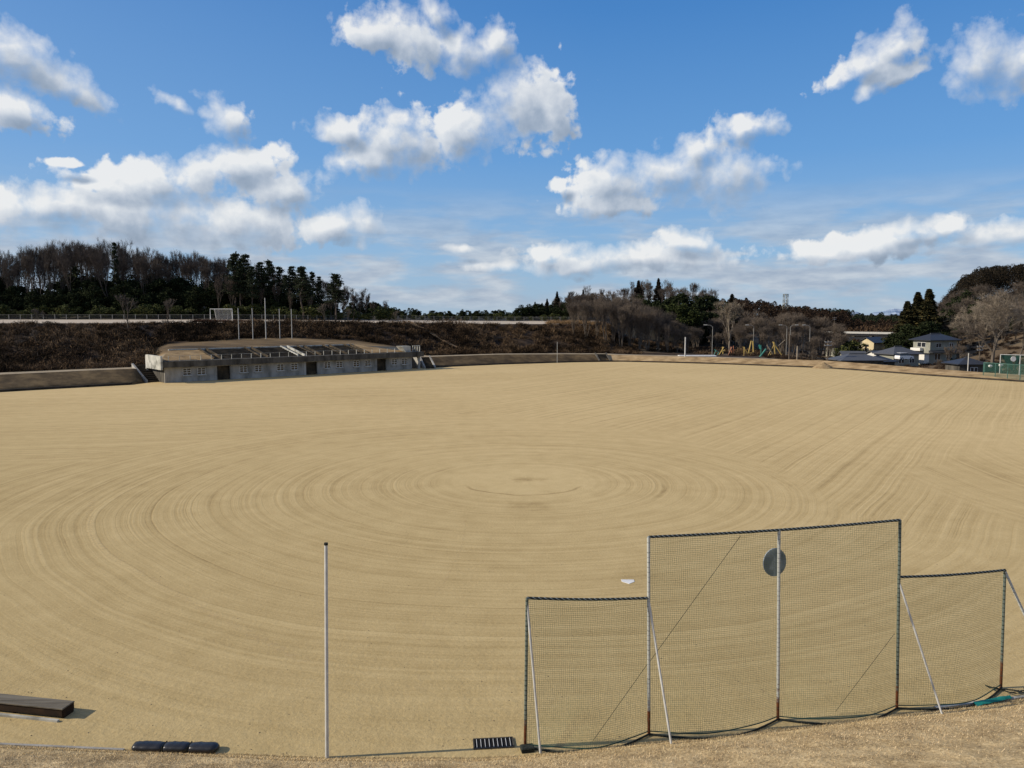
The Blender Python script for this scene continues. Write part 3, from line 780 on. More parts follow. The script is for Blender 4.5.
RIDGE = [(-120, 262), (-40, 256), (0, 251), (30, 246), (60, 240), (100, 237), (125, 243), (150, 250), (190, 251), (230, 257), (260, 265), (290, 272), (330, 279), (360, 291), (388, 303), (420, 309), (540, 309)]
def ridge(px): return interp(RIDGE, px)[0]
def ground_at(px, Y):
    c = interp(TER, px)
    for k in range(8):
        if c[2*k] <= Y <= c[2*k+2]:
            f = (Y-c[2*k])/(c[2*k+2]-c[2*k]); return c[2*k+1]+(c[2*k+3]-c[2*k+1])*f
    return 0
def put_top(proto, Hp, px, Y, ytop, label, group, wide=1.0, rz=None, zoff=0, cat='tree'):
    z = ground_at(px, Y)+zoff; p = P(px, Y, z); h = max(ZT(ytop, Y)-z, 1.5); s = h/Hp
    return place(proto, p, (s*wide, s*wide, s), rz, label, group, cat)
LR = ('bare leafless tree with dark grey branches in the wood on the left ridge', 'bare trees on the left ridge')
for row, (Y, dy, st) in enumerate([(250, 0, 8), (234, 3, 9), (216, 8, 11), (203, 18, 17)]):
    px = -70+row*5
    while px < 386:
        if not (row == 3 and px < 215):
            put_top(rnd.choice(bareD), 15, px, Y+rnd.uniform(-4, 4), ridge(px)+dy+rnd.uniform(-3, 5), *LR, wide=rnd.uniform(.70, .95))
        px += st*rnd.uniform(.75, 1.3)*(.6 if px > 325 else 1)
LE = ('dark evergreen tree filling the shaded edge of the wood on the left ridge', 'evergreens along the left ridge')
for row, (Y, yt, st) in enumerate([(214, 281, 15), (206, 289, 15), (222, 275, 18)]):
    px = -70+row*6
    while px < 345:
        y = max(yt+rnd.uniform(-6, 7)+ (6 if px < 60 else 0), ridge(px)+24-row*2)
        if y < 303: put_top(rnd.choice(evers), 9.6, px, Y+rnd.uniform(-3, 3), y, *LE, wide=rnd.uniform(.8, 1.05))
        px += st*rnd.uniform(.75, 1.25)
# pines standing out on the ridge
for i, (px, yt, w_) in enumerate([(236, 255, .9), (246, 256, .8), (262, 264, .8), (271, 262, .8), (281, 268, .7), (293, 268, .8), (303, 270, .7), (313, 273, .7), (253, 268, .8), (241, 262, .8), (287, 276, .7), (320, 278, .6)]):
    put_top(pines[i % 3], 14.6, px, 204+rnd.uniform(-2, 6), yt, 'dark pine tree rising among bare trees on the left ridge', 'pines on the left ridge', wide=w_)
put_top(pines[1], 14.6, 303, 199, 268, 'tall broad pine with layered crown, left neighbour of the last pine on the ridge', None, wide=1.05)
put_top(pines[0], 14.6, 336, 199, 275, 'broad dark pine standing last before the left ridge drops away', None, wide=1.15)
put_top(pines[2], 14.6, 117, 222, 245, 'thin dark pine poking up alone between bare crowns on the left ridge', None, wide=.4)
# scattered shrubs and small pines behind the fence of the upper ground
LS = ('green bush growing behind the fence of the upper ground', 'bushes behind the upper fence')
px = -50
while px < 395:
    put_top(rnd.choice(shrubs), 2.9, px, 200+rnd.uniform(-1, 4), 306+rnd.uniform(-3, 5)+(2 if px > 330 else 0), *LS, wide=rnd.uniform(.9, 1.5), cat='bush')
    px += rnd.uniform(7, 13)
LT = ('small dark evergreen in the low tree line behind the upper ground', 'low tree line behind the upper ground')
px = 352
while px < 600:
    yt = 303+rnd.uniform(0, 5)+max(0, (395-px))*-.08+(6 if 390 < px < 520 else 0) - max(0, px-540)*.18
    put_top(rnd.choice(evers), 10, px, 236+rnd.uniform(-6, 12), yt, *LT, wide=rnd.uniform(.8, 1.4))
    px += rnd.uniform(5, 9)
px = 385
LQ = ('yellow green bush at the back edge of the upper ground', 'yellow green bushes at the back of the upper ground')
while px < 565:
    put_top(rnd.choice(shrubs), 2.9, px, 222+rnd.uniform(-2, 4), 315+rnd.uniform(-3, 2), *LQ, wide=rnd.uniform(.9, 1.5), cat='bush')
    px += rnd.uniform(7, 13)
tb = bare_tree('bare_sapling', 61, 4.2, M['bark'], M['bark'], .3, levels=5, tw=.018, twigs=3, open_=.65, rad=.02)
for i, (px, yt, f) in enumerate([(38, 309, .86), (128, 295, .84), (168, 299, .80), (324, 304, .86), (348, 309, .86), (36, 330, .4), (395, 311, .86)]):
    p = tp(px, 3, f); h = max(ZT(yt, p.y)-p.z, 1)
    place(tb, p, h/4.1, None, 'small bare leafless tree at the lip of the scrub slope below the upper ground', 'saplings on the scrub slope')

# central wood
LC = ('grey brown leafless tree with many upright stems in the wood beyond the field', 'upright bare trees of the central wood')
CW = [(560, 300), (575, 296), (590, 292), (620, 296), (650, 303), (675, 318), (700, 330)]
for row, (Y, dy, st) in enumerate([(186, 6, 9), (196, 2, 9), (208, -1, 9)]):
    px = 574+row*3-(8 if row == 2 else 0)
    while px < 690:
        put_top(rnd.choice(bareB), 13, px, Y+rnd.uniform(-3, 3), interp(CW, px)[0]+dy+rnd.uniform(-3, 5), *LC, wide=rnd.uniform(.8, 1.1))
        px += st*rnd.uniform(.7, 1.3)
HILLC = [(535, 302), (560, 292), (590, 287), (615, 287), (640, 282), (658, 279), (680, 284), (705, 285), (716, 296), (735, 298), (760, 302), (790, 306), (830, 312)]
LH = ('grey bare tree on the crest of the central hill', 'bare trees on the central hill')
for row, (Y, dy, st) in enumerate([(300, 0, 9), (280, 4, 9), (262, 9, 10)]):
    px = 560
    while px < 722:
        put_top(rnd.choice(bareD+bareG), 14, px, Y+rnd.uniform(-6, 6), interp(HILLC, px)[0]+dy+rnd.uniform(-2, 4), *LH, wide=rnd.uniform(.8, 1.1))
        px += st*rnd.uniform(.7, 1.3)
LK = ('dark conifer spire on the central hill', 'conifer spires on the central hill')
for px, yt, Y in [(557, 292, 270), (569, 294, 262), (547, 299, 266), (638, 281, 280), (658, 279, 285), (731, 295, 250), (583, 290, 280), (535, 302, 262), (542, 303, 255)]:
    put_top(rnd.choice(cedarsB), 12, px, Y, yt, *LK, wide=rnd.uniform(.95, 1.35))
LV = ('dense dark green evergreen in the shaded middle of the central wood', 'evergreens of the central wood')
for px, yt, Y in [(660, 302, 232), (672, 296, 236), (684, 291, 240), (695, 298, 236), (706, 296, 240), (716, 300, 236), (668, 312, 224), (680, 305, 222), (693, 310, 222), (705, 312, 224), (716, 314, 226), (650, 300, 240), (640, 296, 250), (676, 330, 216), (690, 328, 214), (703, 328, 216), (715, 328, 220), (664, 330, 214), (727, 304, 245), (736, 312, 240)]:
    put_top(rnd.choice(evers), 9.6, px, Y, yt, *LV, wide=rnd.uniform(.9, 1.2))
for i, (px, yt) in enumerate([(677, 299), (687, 306)]):
    put_top(midgreen[i], 9.6, px, 214, yt, ['lighter green rounded tree in front of the dark evergreens, the taller of the pair', 'lighter green rounded tree in front of the dark evergreens, the shorter of the pair'][i], None, wide=.9)
# thicket and big pale tree by the playground
LX = ('low brown thicket tree behind the playground', 'brown thicket behind the playground')
px = 690
while px < 840:
    for Y, yt in ((204, 330), (216, 318), (232, 312)):
        put_top(rnd.choice(bareG+bareB), 12.3, px+rnd.uniform(-4, 4), Y+rnd.uniform(-3, 3), yt+rnd.uniform(-4, 6)+(6 if px > 800 else 0), *LX, wide=rnd.uniform(1.0, 1.5))
    px += 8.5
pale = bare_tree('bare_tree', 201, 13, M['barkpale'], M['barkpale'], .26, tw=.020, open_=.48, levels=6, twigs=5, rad=.022)
put_top(pale, 13, 730, 186, 300, 'big pale barked leafless tree standing alone beside the playground', None, wide=.95)
# far hills behind: woods read as one mass
def far_wood(name, a, b, Y0, Y1, top, n, m, label, seed, tall=9):
    r = np.random.default_rng(seed); V = []
    for i in range(n):
        px = r.uniform(a, b); Y = r.uniform(Y0, Y1); yt = interp(top, px)[0]+r.uniform(-1.5, 3)+(Y1-Y)/(Y1-Y0)*4
        zt = ZT(yt, Y); hh = r.uniform(.7, 1.2)*tall; w_ = hh*r.uniform(.3, .55); c_ = P(px, Y, zt)
        q = 480; t_ = r.random(q)**.8; a_ = r.random(q)*6.283; rr = w_*(1.02-t_)**.6*(.6+.5*r.random(q))
        C = np.stack([c_.x+rr*np.cos(a_), c_.y+rr*np.sin(a_), zt-hh*(1-t_)], 1)
        V.append(leafquads(C, .24*Y/400+.06, r))
    return tag(raw_mesh(name, np.concatenate(V), 4, m), label, 'woodland', kind='stuff')
far_wood('far_wood', 722, 850, 400, 470, [(722, 297), (760, 300), (790, 305), (850, 311)], 220, M['brush'], 'far brown wooded hill behind the playground and the antenna mast', 5)
far_wood('far_wood', 780, 945, 520, 580, [(780, 306), (800, 307), (850, 308), (860, 312), (945, 316)], 220, M['pine'], 'far dark conifer wood on the skyline below the snowy mountain', 6, 12)
far_wood('far_wood', 815, 950, 420, 500, [(815, 318), (870, 319), (950, 318)], 130, M['brush'], 'far brown wood beyond the pale viaduct', 8, 8)
far_wood('far_wood', -80, 330, 258, 285, [(-80, 270), (60, 264), (200, 272), (330, 294)], 130, M['pine'], 'black shaded depth of the wood behind the left ridge trees', 9, 14)
far_wood('far_wood', 360, 600, 290, 320, [(360, 302), (400, 309), (450, 311), (520, 310), (560, 300), (600, 292)], 170, M['pine'], 'dark green tree line on the skyline between the left ridge and the central wood', 19, 7)
far_wood('hill_wood', 940, 1200, 318, 356, [(940, 303), (952, 288), (963, 276), (980, 267), (1010, 264), (1060, 262), (1200, 258)], 420, M['cedarbrown'], 'dark conifer wood covering the top of the right hill', 10, 11)
far_wood('far_scrub', 822, 905, 285, 350, [(822, 338), (905, 338)], 120, M['brushwarm'], 'brown winter scrub below the pale viaduct', 28, 3)
# right hill trees
HR = [(925, 322), (940, 305), (955, 292), (970, 290), (1000, 285), (1060, 280)]
LZ = ('brown leafless tree on the flank of the right hill', 'bare trees on the right hill')
for row, (Y, dy, st) in enumerate([(262, -2, 11), (236, 8, 11), (212, 20, 11), (196, 34, 12)]):
    px = 942+row*2
    while px < 1090:
        put_top(rnd.choice(bareG+bareB), 12.3, px, Y+rnd.uniform(-4, 4), interp(HR, px)[0]+dy+rnd.uniform(-3, 6), *LZ, wide=rnd.uniform(.9, 1.3))
        px += st*rnd.uniform(.7, 1.3)
LZ2 = ('dark evergreen among bare trees on the right hill', 'evergreens on the right hill')
for px, yt, Y in [(958, 298, 240), (966, 292, 250), (975, 302, 230), (985, 318, 215), (1000, 322, 210), (950, 312, 225), (1015, 318, 212), (1035, 310, 215), (992, 300, 240)]:
    put_top(rnd.choice(evers), 9.6, px, Y, yt, *LZ2, wide=1.0)
bigr = bare_tree('bare_tree', 222, 15, M['bark'], M['barkpale'], .18, tw=.015, open_=.78, levels=7, twigs=3, gravity=.07, rad=.026)
put_top(bigr, 15, 992, 158, 290, 'large spreading leafless tree with a dark forked trunk beside the green net fence', None, wide=1.1, rz=.6)
put_top(bareG[1], 12, 1018, 165, 300, 'leafless tree at the right edge, behind the big spreading one', None, wide=1.0)
# cedars by the houses
for i, (px, yt, Y, w_, lab) in enumerate([
  (905, 302, 205, 1.9, 'leftmost and lowest of the tall cedars behind the two storey house'),
  (915, 293, 208, 1.75, 'middle of the three tall cedars behind the two storey house'),
  (926, 290, 204, 1.8, 'rightmost and tallest of the three cedars behind the two storey house')]):
    put_top(cedars[i % 2], 14, px, Y, yt, lab, None, wide=w_)
LB = ('dark green tree at the foot of the tall cedars', 'trees at the foot of the cedars')
for px, yt, Y in [(896, 335, 200), (903, 322, 200), (912, 328, 196), (922, 322, 197), (934, 320, 199), (940, 330, 194), (905, 340, 194)]:
    put_top(rnd.choice(evers), 9.6, px, Y, yt, *LB, wide=.95)
LG = ('dark garden tree among the low houses', 'garden trees among the houses')
for px, yt, Y in [(848, 341, 205), (855, 340, 210), (842, 345, 200), (951, 360, 160), (890, 351, 190)]:
    pr_ = rnd.choice(shrubs+evers); put_top(pr_, 2.9 if pr_ in shrubs else 9.6, px, Y, yt, *LG, wide=.9)
LG2 = ('leafless brown garden tree among the low houses', 'bare garden trees among the houses')
for px, yt, Y in [(812, 336, 200), (820, 332, 215), (828, 342, 195), (836, 340, 220), (806, 345, 190), (815, 350, 178), (802, 352, 175), (948, 345, 175), (960, 345, 178), (965, 352, 165), (938, 359, 158)]:
    put_top(rnd.choice(bareG), 12, px, Y, yt, *LG2, wide=1.1)

# ---------------------------------------------------------------- brush on the slopes (stuff)
def brush(name, regions, m, label, seed, sz=(.7, 1.7), blade=.16, q=105, cat='undergrowth'):
    r = np.random.default_rng(seed); V = []
    for (pa, pb, k, f0, f1, n) in regions:
        for i in range(n):
            px = r.uniform(pa, pb); f = r.uniform(f0, f1)
            p = tp(px, k, f); s = r.uniform(*sz); s *= .7+.8*max(0, mnoise.noise(p*.09))
            d = r.normal(size=(q, 3)); d /= np.linalg.norm(d, axis=1)[:, None]; d[:, 2] = np.abs(d[:, 2])
            rad = (.4+.65*r.random((q, 1)))*s
            C = np.array(p)+d*rad*np.array([1.25, 1.0, .75])
            V.append(leafquads(C, blade*1.9, r, 1.8, .22))
    return tag(raw_mesh(name, np.concatenate(V), 4, m), label, cat, kind='stuff')
brush('slope_scrub', [(-70, 152, 2, .05, 1, 360), (-70, 640, 3, 0, .97, 1500), (420, 640, 2, .3, 1, 240), (596, 760, 3, 0, 1, 260)], M['scrub'],
      'dark brown winter scrub covering the slope below the upper ground', 21)
brush('scrub_bush', [(-70, 600, 3, .02, .9, 170), (-70, 150, 2, .2, 1, 50), (420, 600, 2, .6, 1, 30)], M['scrub'], 'bigger rounded leafless bushes standing out of the scrub slope', 31, sz=(1.5, 2.7), blade=.20, q=330)
brush('dry_brush', [(-70, 600, 3, .1, .95, 520), (-70, 130, 2, .2, 1, 90)], M['brushwarm'], 'patches of paler dry bracken scattered over the scrub slope', 22, sz=(.4, .9))
M['straw'] = mat('straw', [(.16, .10, .05), (.32, .21, .11)], .3, island=.5)
brush('dry_reeds', [(548, 606, 4, .0, .4, 150), (598, 607, 3, .3, 1, 60)], M['straw'], 'tan dry reeds at the end of the upper ground', 23, sz=(.6, 1.6))
brush('red_hedge', [(196, 262, 4, .18, .26, 60)], M['brushred'], 'low reddish brown hedge beside the goal', 24, sz=(.35, .7), cat='hedge')
brush('low_thicket', [(690, 960, 3, .0, 1, 420), (800, 960, 4, 0, 1, 200), (960, 1090, 3, .3, 1, 300), (960, 1090, 4, 0, 1, 300)], M['brush'],
      'brown winter thicket between the houses and the trees', 25, sz=(.4, 1.1))

# sloping track down the scrub
q = MB(); kk = 24
for i in range(kk+1):
    f = i/kk; px = 408+58*f; ff = .97-.95*f
    for w_ in (-.5, .5):
        p = tp(px+2*math.sin(f*7), 3, min(max(ff+w_*(.06+.04*math.sin(f*19)), 0), 1)); q.v.append((p.x, p.y-.3, p.z+.42+.35*mnoise.noise(p*.5)))
    if i: q.f.append((2*i-2, 2*i, 2*i+1, 2*i-1))
tag(q.build('slope_track', M['straw']), kind='structure')
# ---------------------------------------------------------------- the dugout building with the stand on top
A0 = G(165, 383); A1 = G(413, 369)
tdir = (A1-A0).normalized(); ndir = Vector((-tdir.y, tdir.x, 0)); LEN = (A1-A0).length
def W(s, d, z): return A0+tdir*s+ndir*d+Vector((0, 0, z))
def s_at(px, d=0.0, z=2.0):
    lo, hi = -20, 80
    for _ in range(50):
        m_ = (lo+hi)/2; p = W(m_, d, z); q = 512+F*p.x/(p.y*CP+(H-z)*SP)
        if q < px: lo = m_
        else: hi = m_
    return lo
RZ = math.atan2(tdir.y, tdir.x)
bld = empty('stand_building', A0, label='long low concrete dugout building with windows, doors and a spectator stand on its roof', cat='building')
def wbox(mb, s0, s1, d0, d1, z0, z1):
    c = W((s0+s1)/2, (d0+d1)/2, (z0+z1)/2); return mb.box(c, (s1-s0, d1-d0, z1-z0), RZ)
wins = [187, 201.5, 243.5, 258.5, 280.5, 294.5, 327.5, 339.5, 356.5, 368, 394.5, 404.5]
doors = [(217, 230), (306, 317), (377, 386), (412, 418)]
mb = MB()
openings = sorted([(s_at(w_)-.62, s_at(w_)+.62, 'w') for w_ in wins]+[(s_at(a), s_at(b), 'd') for a, b in doors])
cur = 0
for a, b, k in openings:
    wbox(mb, cur, a, 0, .22, -.3, 2.25)
    if k == 'd': wbox(mb, a, b, 0, .22, 2.12, 2.25)
    if k == 'w':
        wbox(mb, a, b, 0, .22, -.3, .95); wbox(mb, a, b, 0, .22, 2.0, 2.25)
    cur = b
ENDS = s_at(419)
wbox(mb, cur, ENDS, 0, .22, -.3, 2.25) if cur < ENDS else None
wbox(mb, ENDS, ENDS+.25, .0, 7, -.3, 2.25)
mb.build('wall', M['concrete'], bld, A0)
for i, (a, b, k) in enumerate(openings):
    if k == 'd': 
        for q0 in (a-.45, b+.1):
            pl = MB(); wbox(pl, q0, q0+.35, -.05, -.003, -.2, 2.24); pl.build('pilaster', M['concrete'], bld, A0)
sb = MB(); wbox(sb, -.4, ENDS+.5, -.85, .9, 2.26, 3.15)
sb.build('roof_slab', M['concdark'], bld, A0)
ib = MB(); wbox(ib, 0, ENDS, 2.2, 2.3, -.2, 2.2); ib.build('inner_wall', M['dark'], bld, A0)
# windows share one mesh, doors another
wf = MB(); 
for x0, x1, z0, z1 in ((-.6, .6, 0, .05), (-.6, .6, 1.0, 1.05), (-.6, -.54, .05, 1.0), (.54, .6, .05, 1.0), (-.03, .03, .05, 1.0), (-.54, -.03, .36, .41), (.03, .54, .36, .41), (-.54, -.03, .68, .73), (.03, .54, .68, .73)):
    wf.box(((x0+x1)/2, .08, (z0+z1)/2), (x1-x0, .06, z1-z0))
wp = MB().quad((-.6, .12, 0), (.6, .12, 0), (.6, .12, 1.05), (-.6, .12, 1.05))
ws = MB().box((0, -.06, -.06), (1.4, .22, .1))
w0 = None
for w_ in wins:
    p = W(s_at(w_), 0, .95)-A0
    if w0 is None:
        w0 = wf.build('window', M['white'], bld); pn = wp.build('pane', M['glass'], w0); si = ws.build('sill', M['conclight'], w0)
        w0.location = p; w0.rotation_euler = (0, 0, RZ)
    else:
        o = w0.copy(); COL.objects.link(o); o.parent = bld; o.location = p
        for c_ in (pn, si): q = c_.copy(); COL.objects.link(q); q.parent = o
for a, b in doors[:3]:
    d_ = MB(); s0, s1 = s_at(a), s_at(b); wbox(d_, s0+.05, (s0+s1)/2-.01, .3, .36, 0, 2.1); wbox(d_, (s0+s1)/2+.01, s1-.05, .3, .36, 0, 2.1)
    d_.build('door', M['seat'], bld, A0)
# stand: slabs of seating between aisles
SA, SB = s_at(226, -.3, 3.1), s_at(366, -.3, 3.1)
ZT0, ZT1, D0, D1, NS = 3.16, 4.42, .9, 7.4, 8
aisles = [s_at(p, -.3, 3.1) for p in (268, 305, 322, 348)]
cuts = [SA]+[x for a in aisles for x in (a-.75, a+.75)]+[SB]
for i in range(0, len(cuts), 2):
    st = MB()
    for k in range(NS):
        d0 = D0+(D1-D0)*k/NS; wbox(st, cuts[i], cuts[i+1], d0, d0+(D1-D0)/NS-.004, 2.9, ZT0+(ZT1-ZT0)*(k+.75)/NS)
    st.build('seating', M['seat'], bld, A0)
for a in [SA-.7]+aisles+[SB+.7]:
    st = MB()
    for k in range(NS*2):
        d0 = D0+(D1-D0)*k/NS/2; wbox(st, a-.48, a+.48, d0, d0+(D1-D0)/NS/2-.004, 2.85, ZT0-.15+(ZT1-ZT0)*(k+.5)/NS/2)
    st.build('steps', M['concdark'], bld, A0)
    ck = MB()
    for sgn in (-1, 1):
        s0 = a+sgn*.60
        q = [W(s0-.10, D0, ZT0), W(s0+.10, D0, ZT0), W(s0+.10, D1, ZT1), W(s0-.10, D1, ZT1)]; up_ = Vector((0, 0, .22))
        dn_ = Vector((0, 0, .5))
        ck.add([x-dn_ for x in q]+[x+up_ for x in q], [(3, 2, 1, 0), (4, 5, 6, 7), (0, 1, 5, 4), (1, 2, 6, 5), (2, 3, 7, 6), (3, 0, 4, 7)])
    ck.build('cheek_wall', M['conclight'] if a == aisles[1] else M['seat'], bld, A0)
M['tangold'] = mat('stand_turf', [(.15, .10, .048), (.27, .185, .092), (.36, .255, .13)], .6, bstr=.5, bdist=.15, detail=8)
# grassed ends of the stand
for (a0, a1, b0, b1) in ((-.3, SA-1.45, 3.2, SA-1.45), (SB+1.45, ENDS-2.2, SB+1.45, ENDS-9)):
    gm = MB(); gm.smooth = True; NN = 14; rows = 8
    for j in range(rows+1):
        f = j/rows; dl = D0-.1+(D1+.6-D0)*f
        for i in range(NN+1):
            g_ = i/NN; s_ = (a0+(b0-a0)*f)+((a1+(b1-a1)*f)-(a0+(b0-a0)*f))*g_
            p = W(s_, dl, ZT0+.05+(ZT1-ZT0)*f*(1 if a0 < 5 else 1)); p.z += mnoise.noise(p*.7)*.1 if 0 < j < rows else 0
            gm.v.append(tuple(p))
    for j in range(rows):
        for i in range(NN): gm.f.append((j*(NN+1)+i, j*(NN+1)+i+1, (j+1)*(NN+1)+i+1, (j+1)*(NN+1)+i))
    e0 = len(gm.v)
    # side skirts
    for side in (0, NN):
        for j in range(rows):
            a_ = gm.v[j*(NN+1)+side]; b_ = gm.v[(j+1)*(NN+1)+side]
            gm.quad(a_, b_, (b_[0], b_[1], 2.6), (a_[0], a_[1], 2.6))
    gm.build('grassed_slope', M['tangold'], bld, A0)
tk = MB(); wbox(tk, 3, SB+2, D1+.02, D1+.30, 4.0, 4.56); tk.build('top_kerb', M['conclight'], bld, A0)
rl = MB(); nP = 0
s_ = .6
while s_ < ENDS-5:
    wbox(rl, s_-.035, s_+.035, -.1, -.01, 3.15, 3.9); s_ += 1.55
rl.tube([W(.6, -.05, 3.88), W(ENDS-5, -.05, 3.88)], .018, 5)
rl.build('railing', M['conclight'], bld, A0)
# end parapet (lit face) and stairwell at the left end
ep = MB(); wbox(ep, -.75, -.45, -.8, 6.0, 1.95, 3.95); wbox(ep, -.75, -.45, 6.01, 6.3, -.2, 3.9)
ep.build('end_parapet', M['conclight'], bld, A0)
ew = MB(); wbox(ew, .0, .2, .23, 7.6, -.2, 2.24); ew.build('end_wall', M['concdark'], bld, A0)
# roof boxes at the right end
rb = MB(); b0 = s_at(402, 0, 3.5); b1 = s_at(411, 0, 3.5)
rb.add([W(b0+.9, .1, 3.15), W(b1, .1, 3.15), W(b1, 2, 3.15), W(b0+.9, 2, 3.15), W(b0, .1, 4.2), W(b1, .1, 4.2), W(b1, 2, 4.2), W(b0, 2, 4.2)],
       [(3, 2, 1, 0), (4, 5, 6, 7), (0, 1, 5, 4), (1, 2, 6, 5), (2, 3, 7, 6), (3, 0, 4, 7)])
rb.build('roof_box', M['conclight'], bld, A0)
rr_ = MB(); e0, e1 = s_at(413, 0, 3.5), ENDS+.2
for i in range(4):
    s_ = e0+(e1-e0)*i/3; wbox(rr_, s_-.07, s_+.07, 0, .12, 3.15, 4.15)
wbox(rr_, e0-.07, e1+.07, -.02, .14, 4.151, 4.28); rr_.build('end_railing', M['conclight'], bld, A0)

# stairs up the far bank
def stairs(name, base, dr, w_, run, rise, n, label, both=True, name_dark=False):
    dr = Vector(dr).normalized(); sd_ = Vector((dr.y, -dr.x, 0)); root = empty(name, base, label=label, cat='stairs'); rz = math.atan2(sd_.y, sd_.x)
    st = MB()
    for k in range(n):
        c_ = base+dr*(run*(k+.5)/n)+Vector((0, 0, rise*(k+1)/n/2-.1)); st.box(c_, (w_, run/n-.004, rise*(k+1)/n+.2), rz)
    st.build('steps', M['seat'], root, base)
    for sg in ((-1, 1) if both else (1,)):
        ck = MB(); q = []
        for s_, k in ((0, 0), (1, 1)):
            for off in (-.14, .14): q.append(base+sd_*(sg*(w_/2+.16)+off)+dr*(run*s_)+Vector((0, 0, rise*k)))
        q = [q[0], q[1], q[3], q[2]]
        ck.add([x-Vector((0, 0, .6)) for x in q]+[x+Vector((0, 0, .30)) for x in q], [(3, 2, 1, 0), (4, 5, 6, 7), (0, 1, 5, 4), (1, 2, 6, 5), (2, 3, 7, 6), (3, 0, 4, 7)])
        ck.build('cheek_wall', M['concdark'] if name_dark else M['concrete'], root, base)
    return root
b_ = G(155, 382.0); stairs('bank_stairs', b_, (ndir.x-.15, ndir.y, 0), 2.0, 5.0, 2.3, 9, 'dark concrete stairs with pale side walls at the left end of the dugout building')
b_ = W(ENDS+1.6, -1.2, 0); stairs('bank_stairs', b_, (-.35, 1, 0), 1.6, 4.5, 1.9, 9, 'concrete stairs with a pale sloping side wall at the right end of the dugout building')
b_ = tp(605, 0); stairs('bank_stairs', b_+Vector((0, -.2, 0)), (-.1, 1, 0), 2.0, 4.6, 1.4, 8, 'short dark steps cut into the far grass bank right of centre', name_dark=True)

# ---------------------------------------------------------------- poles
def pole(name, base, h, r_, m, label, cat='pole', group=None, cap=None, n=10):
    root = empty(name, base, label=label, cat=cat, group=group) if cap else None
    mb = MB().tube([base-Vector((0, 0, .3)), base+Vector((0, 0, h))], [r_, r_*.85], n); mb.smooth = False
    o = mb.build('shaft' if cap else name, m, root, base)
    if not cap: o.location = base; tag(o, label, cat, group)
    else:
        c_ = MB().tube([base+Vector((0, 0, h)), base+Vector((0, 0, h+cap))], r_*1.05, n); c_.build('cap', M['cord'], root, base)
    return root or o
for i, (px, yt) in enumerate([(239, 308), (253, 308), (266, 298), (280, 309), (292, 309)]):
    p = tp(px, 3, .02); p = P(px, p.y-1.2, p.z-.15)
    h = ZT(yt, p.y)-p.z
    o = pole('flagpole', p, h, .09 if i == 2 else .07, M['polepale'],
             ['leftmost of the five white flagpoles behind the stand', 'second from left of the white flagpoles, left of the tallest', 'tallest white flagpole, middle of the five behind the stand', 'white flagpole just right of the tallest one', 'rightmost of the five white flagpoles behind the stand'][i], cap=.15, group='flagpoles behind the stand')
bp = G(327, 757.5); 
fp_ = pole('foul_pole', bp, ZT(545, bp.y)-0, .042, M['greypole'], 'slim grey metal pole with black cap standing alone at the near edge of the field', cap=.05, n=14)
fp_.rotation_euler = (0, math.atan2(P(326, bp.y, ZT(545, bp.y)).x-bp.x, ZT(545, bp.y)), 0)
bp = G(967.5, 375.5); pole('foul_pole', bp, ZT(353, bp.y), .08, M['polepale'], 'white pole at the far right edge of the field left of the green nets', cap=.08)
bp = tp(557, 0)+Vector((0, -.6, 0)); pole('foul_pole', bp, ZT(342, bp.y), .045, M['polepale'], 'thin pale pole at the far edge of the field in front of the bank', cap=.08)
bp = tp(685, 1); pole('post', bp, ZT(337, bp.y)-bp.z, .14, M['greypole'], 'grey post at the left end of the pale slab beside the playground', cap=.1)
sl_ = MB(); p = P(697, 166, 1.0); sl_.box((p.x, p.y, 1.0), (8, 1.6, .28), 0, .05)
sl_ = tag(sl_.build('concrete_slab', M['white'], None, (p.x, p.y, .87)), 'long low white slab on the bank left of the playground', 'slab'); sl_.location = (p.x, p.y, .87)

def street_lamp(px, Y, yt, arm, label):
    z = ground_at(px, Y); b = P(px, Y, z); h = ZT(yt, Y)-z
    root = empty('street_lamp', b, label=label, cat='street lamp', group='street lamps by the playground')
    MB().tube([b-Vector((0, 0, .3)), b+Vector((0, 0, h*.94)), b+Vector((arm*.35, 0, h*.99)), b+Vector((arm, 0, h))], [.085, .06, .05, .04], 7).build('pole', M['concrete'], root, b)
    MB().box(b+Vector((arm*1.25, 0, h)), (abs(arm)*.6, .35, .18), 0, .05).build('lamp_head', M['polepale'], root, b)
street_lamp(712, 176, 325, -1.3, 'leftmost street lamp, its arm pointing left beside the pale tree')
street_lamp(753, 190, 325, -1.3, 'street lamp between the pale tree and the yellow frames, arm pointing left')
street_lamp(786, 196, 325, -1.3, 'street lamp above the teal slide with its arm pointing left')
street_lamp(789.5, 200, 325, 1.3, 'street lamp with its arm pointing right, behind the tall wooden pole')
street_lamp(809, 204, 325, -1.3, 'rightmost street lamp, arm pointing left before the pale railing')

